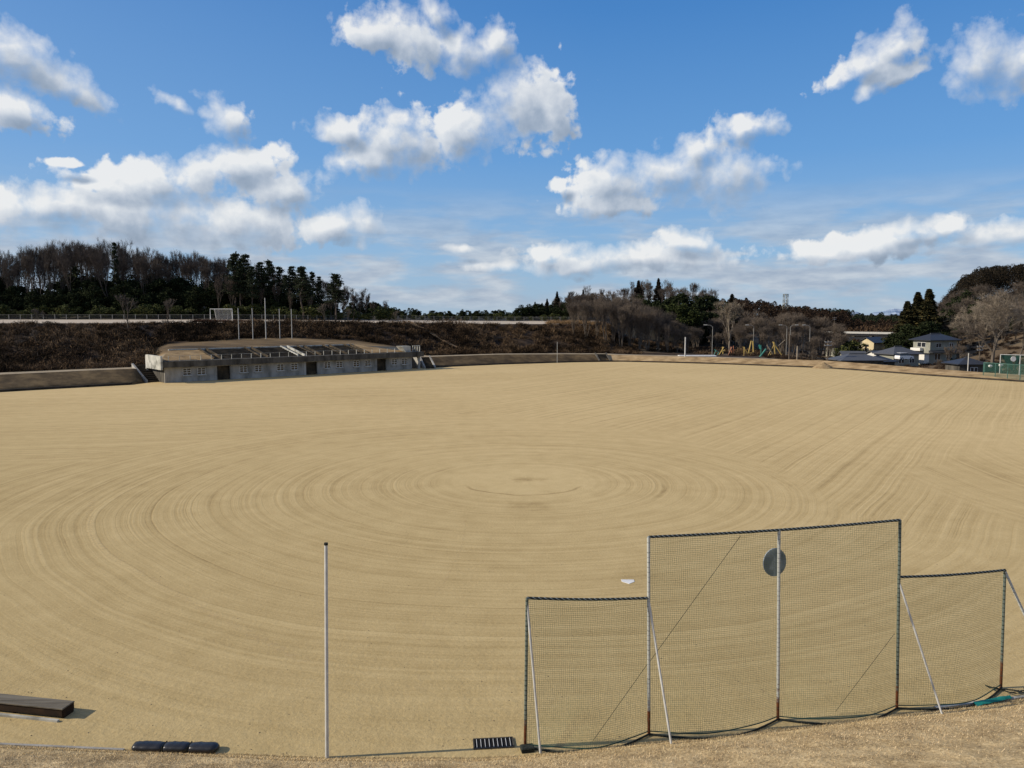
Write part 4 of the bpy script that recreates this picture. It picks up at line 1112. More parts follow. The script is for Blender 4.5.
def util_pole(px, Y, yt, label, arms=2, r_=.15, m='bark'):
    z = ground_at(px, Y); b = P(px, Y, z); h = ZT(yt, Y)-z
    root = empty('utility_pole', b, label=label, cat='utility pole')
    MB().tube([b-Vector((0, 0, .4)), b+Vector((0, 0, h))], [r_, r_*.7], 8).build('pole', M[m], root, b)
    for k in range(arms):
        a = MB().box(b+Vector((0, -.16, h-.4-k*.7)), (1.6, .1, .1), .3)
        a.build('crossarm', M['greypole'], root, b)
    ins = MB()
    for k in range(max(arms, 1)):
        for dx in (-.7, 0, .7): ins.box(b+Vector((dx, -.16, h-.25-k*.7)), (.08, .08, .2))
    if arms: ins.build('insulators', M['concrete'], root, b)
util_pole(789, 170, 335, 'tall brown wooden pole right of the yellow swing frame', 0, .19, 'bark')
util_pole(797, 172, 346, 'short stout pale wooden post right of the tall brown pole', 0, .26, 'barkpale')
util_pole(827, 158, 340, 'grey utility pole with crossarms left of the low roofs')
util_pole(833.5, 330, 317, 'far pale utility pole left of the viaduct')
util_pole(979, 170, 345, 'thin utility pole behind the low roof at the right')

# antenna mast on the far hill
b = P(785, 430, 8); mt_ = empty('antenna_mast', b, label='green lattice antenna mast on the far wooded hill', cat='mast')
hh = ZT(294, 430)-8; q = MB()
for sx, sy in ((-1, -1), (1, -1), (1, 1), (-1, 1)): q.tube([b+Vector((sx*1.3, sy*1.3, -2)), b+Vector((sx*.9, sy*.9, hh))], .14, 4)
for k in range(9):
    z0, z1 = hh*k/9, hh*(k+1)/9; s0 = 1.3-.4*k/9; s1 = 1.3-.4*(k+1)/9
    q.tube([b+Vector((-s0, -s0, z0)), b+Vector((s1, -s1, z1))], .08, 3); q.tube([b+Vector((s0, -s0, z0)), b+Vector((-s1, -s1, z1))], .08, 3)
q.build('lattice', M['housegrey'], mt_, b)
q = MB()
for k in range(8):
    a = k*math.pi/4
    for zz in (hh-1, hh-4): q.box(b+Vector((math.cos(a)*1.35, math.sin(a)*1.35, zz)), (.35, .2, 1.6), a)
q.tube([b+Vector((0, 0, hh-5.5)), b+Vector((0, 0, hh-5.2))], 1.5, 10); q.tube([b+Vector((0, 0, hh-.2)), b+Vector((0, 0, hh))], 1.5, 10)
q.build('antenna', M['housegrey'], mt_, b)

# ---------------------------------------------------------------- upper ground: fence, goal
def grid_uv(me_obj, uvs):
    l = me_obj.data.uv_layers.new(name='UVMap')
    for i, lp in enumerate(me_obj.data.loops): l.data[i].uv = uvs[lp.vertex_index]
fr = empty('wire_fence', tp(100, 4, .9), label='long wire fence on pale posts along the back of the upper ground', cat='fence')
fb = fr.location.copy(); fp = []; px = -60
while px < 585:
    c = tp(px, 4, .93 if px < 380 else .8); fp.append(Vector(c)); px += 11.5 if px < 300 else 9
p0 = None; pm = MB().box((0, 0, .55), (.10, .10, 1.5))
for c in fp:
    if p0 is None: p0 = pm.build('post', M['concrete'], fr); o = p0
    else: o = p0.copy(); COL.objects.link(o); o.parent = fr
    o.location = c-fb
wm = MB(); uv = []; L = 0
for i, c in enumerate(fp):
    if i: L += (c-fp[i-1]).length
    wm.v += [tuple(c), tuple(c+Vector((0, 0, 1.25)))]; uv += [(L, 0), (L, 1.25)]
    if i: wm.f.append((2*i-2, 2*i, 2*i+1, 2*i-1))
grid_uv(wm.build('wire_mesh', M['fencewire'], fr, fb), uv)
rl = MB(); rl.tube([c+Vector((0, 0, 1.25)) for c in fp], .015, 4); rl.build('top_wire', M['concrete'], fr, fb)

gb = P(221.5, 186, ground_at(221.5, 186)); gl = empty('soccer_goal', gb, label='white framed goal with net on the upper ground', cat='goal')
gw = 22*186/F/2; gh = ZT(309, 186)-gb.z; q = MB()
q.tube([gb+Vector((-gw, 0, 0)), gb+Vector((-gw, 0, gh)), gb+Vector((gw, 0, gh)), gb+Vector((gw, 0, 0))], .085, 6)
for sx in (-1, 1): q.tube([gb+Vector((sx*gw, 0, gh)), gb+Vector((sx*gw*.75, .9, gh)), gb+Vector((sx*gw*.75, 2.1, 0)), gb+Vector((sx*gw, 0, 0.05))], .05, 5)
q.tube([gb+Vector((-gw*.75, .9, gh)), gb+Vector((gw*.75, .9, gh))], .05, 5)
q.build('frame', M['white'], gl, gb)
q = MB().quad(gb+Vector((-gw*.75, .9, gh)), gb+Vector((gw*.75, .9, gh)), gb+Vector((gw*.75, 2.1, 0)), gb+Vector((-gw*.75, 2.1, 0)))
grid_uv(q.build('net', M['goalnet'], gl, gb), [(0, 2.5), (5, 2.5), (5, 0), (0, 0)])

# ---------------------------------------------------------------- playground
PY = 180
def pg(px, y): return P(px, PY, ZT(y, PY))
def bars(name, col_, segs, label, cat='play equipment', r_=.13, extra=None, Y=180, dy=1.2):
    b = P(segs[0][0], Y, ground_at(segs[0][0], Y)); root = empty(name, b, label=label, cat=cat)
    for i, (x0, y0, x1, y1, *o) in enumerate(segs):
        off = Vector((0, (i % 2)*dy, 0))
        a_, c_ = P(x0, Y, ZT(y0, Y))+off, P(x1, Y, ZT(y1, Y))+off
        rr = (o[0] if o else r_)*.72
        MB().tube([a_, c_], rr, 7).build(o[1] if len(o) > 1 else 'bar', M[o[2]] if len(o) > 2 else M[col_], root, b)
    return root
bars('playground_climber', 'tealpaint', [(713, 358, 716, 350), (716, 350, 719, 352, .2, 'panel'), (719, 352, 716, 357)], 'small pale teal climbing frame at the left end of the playground')
bars('playground_swing', 'yellow', [(719, 355, 724, 347, .16), (724, 347, 724.5, 354, .2), (721, 352, 725, 350, .22, 'panel')], 'low yellow play frame left of the reddish one', Y=178)
bars('playground_climber', 'redpaint', [(728, 356, 732, 347, .18), (732, 347, 734, 355, .18), (729, 350, 735, 350, .12, 'rail'), (735, 346, 735, 354, .14)], 'faded reddish climbing frame in the playground')
bars('climbing_frame', 'yellow', [(744, 357, 744.5, 347, .2), (744.5, 347, 750, 354, .16), (744, 353, 752, 353, .14, 'rail'), (750, 354, 753, 341, .24), (753, 341, 753.5, 352, .24)], 'yellow frame with a tall leaning plank in the middle of the playground')
sl2 = bars('playground_slide', 'tealpaint', [(761, 345, 761, 358, .13, 'ladder'), (761, 345, 762, 349, .3, 'platform'), (766, 349, 759, 358, .30, 'chute')], 'teal playground slide between two yellow frames', Y=176)
bars('climbing_frame', 'yellow', [(767, 345, 773, 354, .22, 'plank', 'barkpale'), (773, 354, 771, 357, .16)], 'tan leaning beam between the slide and the tall swing frame')
bars('swing_frame', 'yellow', [(774, 342, 775, 354, .26, 'leg'), (774.5, 342, 783.5, 355, .22, 'leg'), (775, 343, 768, 356, .12, 'leg')], 'tall bright yellow swing frame with splayed legs, largest in the playground')
bars('play_sign', 'woodbrown', [(783, 357, 783, 345, .08, 'post'), (779, 347, 787, 340, .1, 'beam', 'barkpale')], 'thin brown beam leaning across the right of the swing frame')
# pale railing glimpsed behind
for nm, x0, x1, yy, Y, lab in (('guard_rail', 640, 662, 351, 190, 'low pale rail glimpsed under the central trees'), ('guard_rail', 790, 806, 332.5, 300, 'short pale guard rail behind the thicket left of the viaduct'), ):
    a, b = P(x0, Y, ZT(yy, Y)), P(x1, Y, ZT(yy, Y)); r0 = empty(nm, (a.x, a.y, ground_at(x0, Y)), label=lab, cat='rail')
    MB().box((a+b)/2, ((b-a).length, .15, .5 if Y > 250 else .25)).build('rail', M['polepale'], r0, r0.location)
    q = MB(); k = 0
    for i in range(6):
        c = a.lerp(b, (i+.5)/6); q.box((c.x, c.y+.12, (c.z+ground_at(x0, Y))/2), (.1, .08, c.z-ground_at(x0, Y)+.2))
    q.build('posts', M['greypole'], r0, r0.location)

# viaduct
va, vb = P(838, 365, 0), P(893, 365, 0); z0, z1 = ZT(333.6, 365), ZT(331.7, 365)
vr = empty('viaduct', (va.x, va.y, z0-3), label='pale concrete road viaduct crossing behind the houses', cat='bridge')
MB().box(((va.x+vb.x)/2, 362, (z0+z1)/2), (vb.x-va.x+26, .4, z1-z0), -.75).build('parapet', M['polepale'], vr, vr.location)
MB().box(((va.x+vb.x)/2, 368, z0-.6), (vb.x-va.x+24, 7, .5), -.75).build('deck', M['redpaint'] if False else M['concdark'], vr, vr.location)
for i in range(6):
    MB().box((va.x-3+i*6, 378-i*5, z0-4), (1.2, 3, 5.8), -.75).build('pier', M['concdark'], vr, vr.location)
far_wood('far_scrub', 815, 910, 384, 430, [(815, 325), (910, 325)], 170, M['brushwarm'], 'reddish brown field edge scrub rising behind the pale viaduct', 33, 4)

# snowy mountain far away
mm = MB(); NXm = 120
prof = [(790, 318), (820, 317), (838, 314), (848, 311), (856, 312), (866, 315), (880, 311), (893, 308.5), (903, 309.5), (915, 313), (940, 317), (1000, 319)]
for i in range(NXm+1):
    px = 780+240*i/NXm; y = interp(prof, px)[0]; p = Vector((px, 0, 0))
    zt = ZT(y+mnoise.noise(Vector((px*.13, 0, 0)))*.9, 9000)
    mm.v += [tuple(P(px, 9000, zt)), tuple(P(px, 8200, zt*.45-20+mnoise.noise(Vector((px*.2, 3, 0)))*14)), tuple(P(px, 7600, -60))]
for i in range(NXm):
    for k in (0, 1): mm.f.append((i*3+k, i*3+k+1, i*3+k+4, i*3+k+3))
def mount_mat():
    m, t, b = base_mat('hazy_snow_mountain'); tc = t.new('ShaderNodeTexCoord'); v = tc.outputs['Object']
    n = t.noise(t.vm('MULTIPLY', v, (1, .3, 2.5)), .006, 6, .65)
    t.l.new(t.ramp(n, [(.42, (.16, .23, .34)), (.6, (.46, .54, .64))]), b.inputs['Base Color']); return m  # distance haze painted in as bluish rock and snow colours
tag(mm.build('snowy_mountain', mount_mat()), kind='structure')

# ---------------------------------------------------------------- houses
def house(name, px, Y, w_, d_, hw, rise, rz, wall, roof, label, kind='hip', eave=.6, wins_=(), base=None, porch=None):
    z = ground_at(px, Y) if base is None else base
    root = empty(name, P(px, Y, z), rz, label=label, cat='house')
    MB().box((0, 0, hw/2-.5), (w_, d_, hw+1)).build('wall', M[wall], root)
    x, y = w_/2+eave, d_/2+eave; q = MB(); zz = hw+.002
    if kind == 'hip':
        rx = max(x-y, .3) if x > y else .3
        v = [(-x, -y, zz), (x, -y, zz), (x, y, zz), (-x, y, zz), (-rx, 0, zz+rise), (rx, 0, zz+rise)]
        lo = [(a, b, c-.16) for a, b, c in v[:4]]
        q.add(v+lo, [(0, 1, 5, 4), (1, 2, 5), (2, 3, 4, 5), (3, 0, 4), (6, 7, 1, 0), (7, 8, 2, 1), (8, 9, 3, 2), (9, 6, 0, 3), (9, 8, 7, 6)])
        rp = q.build('roof', M[roof], root)
        MB().tube([(-rx-.1, 0, zz+rise+.06), (rx+.1, 0, zz+rise+.06)], .13, 6).build('ridge_cap', M['tilegrey'], rp)
    else:
        v = [(-x, -y, zz), (x, -y, zz), (x, y, zz), (-x, y, zz), (-x, 0, zz+rise), (x, 0, zz+rise)]
        lo = [(a, b, c-.16) for a, b, c in v]
        q.add(v+lo, [(0, 1, 5, 4), (4, 5, 2, 3), (7, 6, 10, 11), (11, 10, 9, 8), (0, 4, 10, 6), (4, 3, 9, 10), (5, 1, 7, 11), (2, 5, 11, 8), (1, 0, 6, 7), (3, 2, 8, 9)])
        rp = q.build('roof', M[roof], root)
        gq = MB()
        for sx in (-1, 1):
            gq.add([(sx*w_/2, -d_/2, hw-.01), (sx*w_/2, d_/2, hw-.01), (sx*w_/2, 0, hw+rise*d_/2/y-.16)], [(0, 1, 2) if sx > 0 else (2, 1, 0)])
        gq.build('gable', M[wall], root)
    for (face, u, zc, ww, hh_) in wins_:
        if face == 'f': c, s, fdir = (u, -d_/2-.03, zc), (ww, .08, hh_), (0, -1)
        elif face == 'l': c, s, fdir = (-w_/2-.03, u, zc), (.08, ww, hh_), (-1, 0)
        else: c, s, fdir = (w_/2+.03, u, zc), (.08, ww, hh_), (1, 0)
        fo = MB().box(c, s).build('window', M['white'] if wall != 'cream' else M['woodbrown'], root)
        n = 2 if ww > 1.1 else 1
        pb = MB()
        for k in range(n):
            o_ = (k-(n-1)/2)*(ww/n)
            if fdir[0] == 0: pb.box((c[0]+o_, c[1]-.045, c[2]), (ww/n-.12, .02, hh_-.14))
            else: pb.box((c[0]+fdir[0]*.045, c[1]+o_, c[2]), (.02, ww/n-.12, hh_-.14))
        pb.build('pane', M['glass'], fo)
    return root
hm = house('two_storey_house', 934, 190, 8.2, 5.2, 5.7, 1.45, .30, 'housegrey', 'tile', 'largest house, two storeys with grey green walls and a dark hipped roof', 'hip', .8,
      [('f', -1.6, 4.4, 1.6, 1.1), ('f', 2.3, 4.4, 1.2, 1.1), ('l', 0, 4.5, 2.6, 1.2), ('f', 1.8, 1.6, 1.8, 1.6), ('f', -1.8, 1.6, 1.8, 1.6), ('l', 1.4, 1.5, 1.4, 1.4)])
q = MB(); q.add([(-4.6, -3.9, 2.75), (4.8, -3.9, 2.75), (4.8, -2.7, 3.2), (-4.6, -2.7, 3.2), (-4.6, -3.9, 2.6), (4.8, -3.9, 2.6), (4.8, -2.7, 2.6), (-4.6, -2.7, 2.6)], [(0, 1, 2, 3), (4, 5, 1, 0), (5, 6, 2, 1), (7, 4, 0, 3), (7, 6, 5, 4)]); q.build('lower_roof', M['tile'], hm)
q = MB().box((-5.0, -1.5, 1.2), (1.5, 2.2, 2.4)); q.build('porch', M['housewhite'], hm); MB().box((-5.05, -1.55, 2.43), (1.9, 2.7, .14)).build('porch_roof', M['tile'], hm)
q = MB().box((-4.7, .9, 3.35), (.9, 3.0, .7)); q.build('balcony', M['housewhite'], hm)
house('gable_house', 872, 214, 6.6, 4.4, 4.4, 1.5, .62, 'cream', 'tile', 'small cream walled house with a dark gabled roof and a T shaped window', 'gable', .35, [('l', 0, 3.6, 1.5, .6), ('l', 0, 2.5, .5, 1.6)])
house('low_house', 856, 160, 8.6, 5.5, 2.6, 1.15, .05, 'concdark', 'tilegrey', 'long low house with a grey blue roof nearest the bank', 'hip', .7, [('f', -2, 1.3, 1.4, 1), ('f', 2, 1.3, 1.4, 1)], base=-2.0)
house('low_house', 877, 166, 5.0, 4.5, 2.3, 1.2, .3, 'concdark', 'tile', 'small dark roof overlapping the right end of the long low grey roof', 'hip', .6, [('f', 0, 1.2, 1.2, .9)], base=-2.4)
house('low_house', 897, 184, 7.4, 5.5, 3.0, 1.6, .3, 'housegrey', 'tilegrey', 'single storey house with a grey roof directly left of the two storey house', 'hip', .7, [('f', -1.5, 1.4, 1.6, 1.2), ('f', 1.6, 1.4, 1.4, 1.2)])
house('low_house', 875, 188, 4.2, 4.2, 2.3, 1.2, .6, 'housewhite', 'tilegrey', 'little white walled house under a grey roof below the cream house', 'gable', .4, [('l', 0, 1.3, 1.0, 1.0)])
house('low_house', 966, 152, 5.6, 5.0, 2.4, 1.1, .0, 'concdark', 'tile', 'low dark roofed house left of the green nets at the right', 'hip', .6, [('f', 0, 1.3, 1.4, .9)], base=-2.1)
house('low_house', 838, 225, 5.0, 4.5, 2.6, 1.2, .2, 'housegrey', 'tilegrey', 'tiny far house with pale walls left of the cream house', 'gable', .4, [('f', 0, 1.4, 1.2, 1)])
house('low_house', 852, 192, 5.0, 4.2, 2.2, 1.0, -.2, 'housegrey', 'tilegrey', 'small grey house behind the long low grey roof', 'gable', .5, [('f', 0, 1.3, 1.2, 1)])
# parked car
cb = P(904, 160, ZT(360, 160)); car = empty('parked_car', cb, .25, label='white car parked in front of the two storey house', cat='car')
def carbody(xs_, ys, name, m, par):
    mb = MB(); mb.smooth = False; n = len(xs_)
    for s_ in (-1, 1):
        for (x, z, wd) in xs_: mb.v.append((x, s_*wd, z))
    mb.f.append(tuple(range(n))[::-1]); mb.f.append(tuple(range(n, 2*n)))
    for i in range(n): j = (i+1) % n; mb.f.append((i, j, n+j, n+i))
    return mb.build(name, m, par)
bd_ = carbody([(-1.7, .25, .72), (1.7, .25, .72), (1.75, .6, .76), (1.6, .85, .74), (.9, .95, .72), (-1.65, .95, .72), (-1.75, .6, .76)], 0, 'body', M['carpaint'], car)
carbody([(-1.6, .95, .70), (.9, .95, .70), (.35, 1.45, .60), (-1.35, 1.47, .60)], 0, 'cabin', M['glass'], car)
MB().box((-.5, 0, 1.49), (1.7, 1.2, .06), 0, .02).build('roof', M['carpaint'], car)
for x in (-1.1, 1.1):
    for s_ in (-1, 1):
        wh = MB().tube([(x, s_*.60, .3), (x, s_*.78, .3)], .3, 14).build('wheel', M['rubber'], car)
        MB().tube([(x, s_*.78, .3), (x, s_*.795, .3)], .17, 10).build('rim', M['greypole'], wh)

# ---------------------------------------------------------------- far right nets
def far_net(name, corners, posts, label, m='netfar', postm='greensteel', disc=None, dark=None):
    base = Vector(corners[0]); root = empty(name, base, label=label, cat='net fence')
    a, b, h = Vector(corners[0]), Vector(corners[1]), corners[2]
    q = MB().quad(a, b, b+Vector((0, 0, h)), a+Vector((0, 0, h))); L = (b-a).length
    grid_uv(q.build('net', M[m], root, base), [(0, 0), (L, 0), (L, h), (0, h)])
    for i in range(posts):
        c = a.lerp(b, i/(posts-1)); MB().tube([c, c+Vector((0, 0, h))], .055, 6).build('post', M[postm], root, base)
    MB().tube([a+Vector((0, 0, h)), b+Vector((0, 0, h))], .05, 6).build('top_rail', M[postm], root, base)
    return root, base
ea, eb = G(983, 378.0), G(1075, 386)
far_net('net_fence', (ea, eb, ZT(362.5, ea.y)), 8, 'long low green net fence standing along the far right edge of the field')
na, nb2 = P(999.5, 121.5, .5), P(1060, 117, .5)
r_, bs = far_net('backstop', (na, nb2, ZT(354.5, 121.5)-.5), 4, 'taller green backstop screen with a white disc at the far right', postm='greypole')
c = P(1013.5, 120, ZT(359, 120)); MB().tube([c, c+Vector((0, .06, 0))], .40, 20).build('disc', M['white'], r_, bs)
q = MB()
z0, z1 = .5, ZT(354.5, 121.5)
def nx(px, y): return P(px, 121.2, ZT(y, 121.2))
q.add([nx(1001, 355), nx(1012, 355), nx(1013, 371), nx(1010, 369)], [(0, 1, 2, 3)]); q.add([nx(1022, 355), nx(1016, 355), nx(1014.2, 371), nx(1016, 369)], [(0, 1, 2, 3)])
q.build('screen', M['greennet'], r_, bs)
pp = P(984, 124, .4); pn_ = empty('green_panel', pp, label='low green panel with pale bags piled at its top, left of the far backstop', cat='panel')
MB().box((pp.x+1.35, pp.y, .4+1.0), (2.7, .12, 1.3)).build('screen', M['greennet'], pn_, pp)
for dx in (0, 2.7): MB().box((pp.x+dx, pp.y-.1, 1.1), (.08, .08, 1.9)).build('post', M['greensteel'], pn_, pp)
for dx, dz, s in ((.8, 1.75, .4), (2.5, 1.9, .45)):
    mbq = MB().box((pp.x+dx, pp.y-.25, dz-.1), (s*1.3, .3, s), .2, .12); mbq.build('bag', M['white'], pn_, pp)

# sand heap by the far edge
hc = G(823, 368.2); q = MB(); q.smooth = True; nr, na_ = 10, 28; q.v.append((hc.x, hc.y, 1.15))
for i in range(1, nr+1):
    for k in range(na_):
        a = 6.283*k/na_; rr = 1.75*i/nr; x, y = hc.x+rr*math.cos(a)*1.15, hc.y+rr*math.sin(a)*.9
        z = 1.15*(1-i/nr)**.85*(1+.15*mnoise.noise(Vector((x*2, y*2, 0))))+.05*mnoise.noise(Vector((x*4, y*4, 1))) if i < nr else -.02
        q.v.append((x, y, z))
for k in range(na_): q.f.append((0, 1+k, 1+(k+1) % na_))
for i in range(nr-1):
    for k in range(na_): j = (k+1) % na_; q.f.append((1+i*na_+k, 1+(i+1)*na_+k, 1+(i+1)*na_+j, 1+i*na_+j))
o = q.build('sand_heap', M['dirt'], None, (hc.x, hc.y, 0)); o.location = (hc.x, hc.y, 0); tag(o, 'small cone shaped heap of sand at the far edge of the field', 'heap')

# ---------------------------------------------------------------- near backstop
PB = [G(525, 748), G(649, 735), G(778, 720), G(897, 709), G(1001, 688)]
bs0 = PB[0]; bk_ = empty('backstop', bs0, label='large near backstop of four net panels on rusty posts, taller in the middle', cat='backstop')
TL = [ZT(598, PB[0].y), ZT(537, PB[1].y), ZT(530, PB[2].y), ZT(520, PB[3].y), ZT(570, PB[4].y)]
TLOW = [TL[0], ZT(598, PB[1].y), None, ZT(577, PB[3].y), TL[4]]
TOPX = [527, 648.5, 779, 900, 1005]
LEAN = []
for i, b in enumerate(PB):
    want = P(TOPX[i], b.y, TL[i]).x; LEAN.append((want-b.x)/TL[i])
def at_post(i, z): return Vector((PB[i].x+LEAN[i]*z, PB[i].y, z))
def in_panel(a, b, f, z): return at_post(a, z).lerp(at_post(b, z), f)
for i, b in enumerate(PB):
    mb = MB().tube([b-Vector((0, 0, .2)), at_post(i, TL[i])], .036, 10)
    mb.build('post', M['post'] if i in (1, 2) else M['postdark'], bk_, bs0)
def up(v, z): return Vector((v.x, v.y, z))
for a, b, za, zb in ((0, 1, TL[0], TLOW[1]), (1, 2, TL[1], TL[2]), (2, 3, TL[2], TL[3]), (3, 4, TLOW[3], TL[4])):
    n = 12; pts = [up(at_post(a, za).lerp(at_post(b, zb), k/n), za+(zb-za)*k/n-math.sin(math.pi*k/n)*(.035 if za < 4.2 else .01)) for k in range(n+1)]
    MB().tube(pts, .034, 8).build('top_rail', M['rail'], bk_, bs0)
    # net, bulging a little and with a slack hem
    L = (PB[b]-PB[a]).length; nd = Vector((-(PB[b]-PB[a]).y, (PB[b]-PB[a]).x, 0)).normalized(); q = MB(); q.smooth = True; uv = []; nx_, nz_ = 20, 16
    hem = []
    for j in range(nz_+1):
        for k in range(nx_+1):
            f, g_ = k/nx_, j/nz_
            zt = za+(zb-za)*f-.02; zb_ = .10+(.0 if k else 0); z = zb_+(zt-zb_)*g_
            p = in_panel(a, b, f, z); bul = math.sin(math.pi*f)*((1-g_)**2*-.42+.05*math.sin(g_*5+a)+.03*math.sin(f*9+a*2))
            p = up(p+nd*bul, z); q.v.append(tuple(p)); uv.append((f*L, z))
            if j == 0: hem.append(p)
    for j in range(nz_):
        for k in range(nx_): q.f.append((j*(nx_+1)+k, j*(nx_+1)+k+1, (j+1)*(nx_+1)+k+1, (j+1)*(nx_+1)+k))
    grid_uv(q.build('net', M['net'], bk_, bs0), uv)
    MB().tube(hem, .014, 5).build('hem_cord', M['greennet'], bk_, bs0)
    # rolled slack net and ground cable lying along the foot
    gp = [up(PB[a].lerp(PB[b], k/12)-nd*(math.sin(math.pi*k/12)*.50+.02), .035) for k in range(13)]
    MB().tube(gp, .024, 6).build('foot_cable', M['cord'], bk_, bs0)
# thin dark cords in the nets standing in for diagonal shadow lines
def on_net(px, py, a, b):
    u, v = (px-512)/F, (py-384)/F; dr = Vector((u, CP-v*SP, -(SP+v*CP))); o_ = Vector((0, 0, H))
    e = PB[b]-PB[a]; n = Vector((-e.y, e.x, 0)).normalized(); k = (PB[a]-o_).dot(n)/dr.dot(n); return o_+dr*k+n*.02
for (x0, y0, x1, y1, a, b) in ((592, 743, 648, 664, 0, 1), (650, 662, 741, 536, 1, 2), (836, 712, 895, 634, 2, 3)):
    MB().tube([on_net(x0, y0, a, b), on_net(x1, y1, a, b)], .007, 4).build('shadow_line', M['cord'], bk_, bs0)
# braces towards the bank
def bank_hit(px, py):
    lo = G(px, py); u, v = (px-512)/F, (py-384)/F; dr = Vector((u, CP-v*SP, -(SP+v*CP))); k = 10.0
    while k < 40:
        p = Vector((0, 0, H))+dr*k
        if p.z < bank_z(p.x, p.y): return p
        k += .03
    return lo
for i, z, px, py in ((0, TL[0], 540.5, 753), (1, TLOW[1], 671.5, 744), (3, TLOW[3]-.08, 942.5, 714)):
    f = bank_hit(px, py); MB().tube([at_post(i, z-.05), f-Vector((0, 0, .03))], .026, 8).build('brace', M['greypole'], bk_, bs0)
f = bank_hit(1044, 668) if False else up(PB[4]+Vector((1.05, -.9, 0)), .05)
MB().tube([at_post(4, TL[4]-.03), f], .034, 8).build('brace', M['post'], bk_, bs0)
# round board on the field side
c = on_net(777.5, 564, 1, 2); e = (PB[3]-PB[1]).normalized(); n = Vector((-e.y, e.x, 0)); c += n*.10
rd = 12.8/F*c.y*1.03; q = MB(); vv = []
for s_ in (0, .03):
    for k in range(40): a = 6.283*k/40; vv.append(c+n*s_+e*rd*.97*math.cos(a)+Vector((0, 0, rd*1.12*math.sin(a))))
q.add(vv, [tuple(range(40)), tuple(range(40, 80))[::-1]]+[(k, 40+k, 40+(k+1) % 40, (k+1) % 40) for k in range(40)])
q.build('round_board', M['board'], bk_, bs0)
# foot block by the left post
MB().box(PB[0]+Vector((.05, -.1, .05)), (.30, .22, .12), .2, .02).build('foot_block', M['cord'], bk_, bs0)

# home plate and scuffs
hp = G(628, 581.3); q = MB(); w_ = .24
pts = [(-w_, w_*.7), (w_, w_*.7), (w_, -.05), (0, -w_*1.2), (-w_, -.05)]
q.add([(hp.x+x, hp.y+y, .012) for x, y in pts]+[(hp.x+x, hp.y+y, -.02) for x, y in pts], [(4, 3, 2, 1, 0)]+[(i, (i+1) % 5, 5+(i+1) % 5, 5+i) for i in range(5)])
o = q.build('home_plate', M['white'], None, (hp.x, hp.y, 0)); o.location = (hp.x, hp.y, 0); tag(o, 'white home plate lying on the sand beyond the backstop', 'base')
def trail_mat():
    m, t, b = base_mat('footprints'); tc = t.new('ShaderNodeTexCoord'); n = t.noise(tc.outputs['Object'], 3.0, 5, .7)
    t.put(b.inputs['Base Color'], (.66, .52, .29, 1)); b.inputs['Roughness'].default_value = 1
    tr = t.new('ShaderNodeBsdfTransparent'); mx = t.new('ShaderNodeMixShader'); t.l.new(t.mrange(n, .46, .70, 0, .32), mx.inputs[0])
    t.l.new(tr.outputs[0], mx.inputs[1]); t.l.new(b.outputs[0], mx.inputs[2]); t.l.new(mx.outputs[0], m.node_tree.nodes['Material Output'].inputs[0]); return m
M['trail'] = trail_mat()
for pts_, w_ in (([(92, 500), (90, 530), (108, 553), (150, 578), (200, 608), (255, 636), (318, 668)], .16), ([(466, 520), (462, 545), (448, 575), (430, 605), (419, 640), (416, 665), (424, 695)], .045)):
    P3 = [G(x, y) for x, y in pts_]; cr_ = []
    for i in range(len(P3)-1):
        p0_, p1_, p2_, p3_ = P3[max(i-1, 0)], P3[i], P3[i+1], P3[min(i+2, len(P3)-1)]
        for k in range(8):
            t_ = k/8; cr_.append(.5*((2*p1_)+(p2_-p0_)*t_+(2*p0_-5*p1_+4*p2_-p3_)*t_*t_+(3*p1_-p0_-3*p2_+p3_)*t_**3))
    q = MB()
    for i in range(len(cr_)-1):
        d = (cr_[min(i+1, len(cr_)-1)]-cr_[max(i-1, 0)]).normalized(); s_ = Vector((-d.y, d.x, 0))*w_
        q.v += [tuple(cr_[i]+s_+Vector((0, 0, .004))), tuple(cr_[i]-s_+Vector((0, 0, .004)))]
        if i: q.f.append((2*i-2, 2*i, 2*i+1, 2*i-1))
    tag(q.build('footprint_trail', M['trail']), kind='structure')

# bench at the left edge
ba = G(73.5, 712.5); bbk = G(-80, 696.5); bd2 = (bbk-ba).normalized(); rzb = math.atan2(-bd2.y, -bd2.x); bn = Vector((bd2.y, -bd2.x, 0))
if bn.y < 0: bn = -bn
root = empty('bench', ba, label='long low bench with a weathered plank top at the left edge', cat='bench'); Lb = 4.2
def bb(mb, u0, u1, v0, v1, z0, z1, bev=0):     # u along bench to the left, v away from camera
    c = ba+bd2*((u0+u1)/2)+bn*((v0+v1)/2)+Vector((0, 0, (z0+z1)/2)); return mb.box(c, (abs(u1-u0), abs(v1-v0), z1-z0), rzb, bev)
q = MB()
for k in range(4): bb(q, 0, Lb, -.36+k*.105, -.36+k*.105+.099, .245, .28, .006)
q.build('seat', M['wood'], root, ba)
q = MB(); bb(q, .04, Lb, -.335, -.30, .06, .243); q.build('front_board', M['woodbrown'], root, ba)
q = MB(); bb(q, .04, Lb, .05, .08, .06, .243); q.build('back_board', M['woodbrown'], root, ba)
for u in (.03, 1.4, 2.8, 4.1):
    q = MB(); bb(q, u, u+.07, -.296, .046, .0, .24); q.build('leg', M['woodbrown'], root, ba)
q = MB(); bb(q, .04, Lb+.1, -.50, -.42, -.02, .05); q.build('foot_rail', M['conclight'], root, ba)

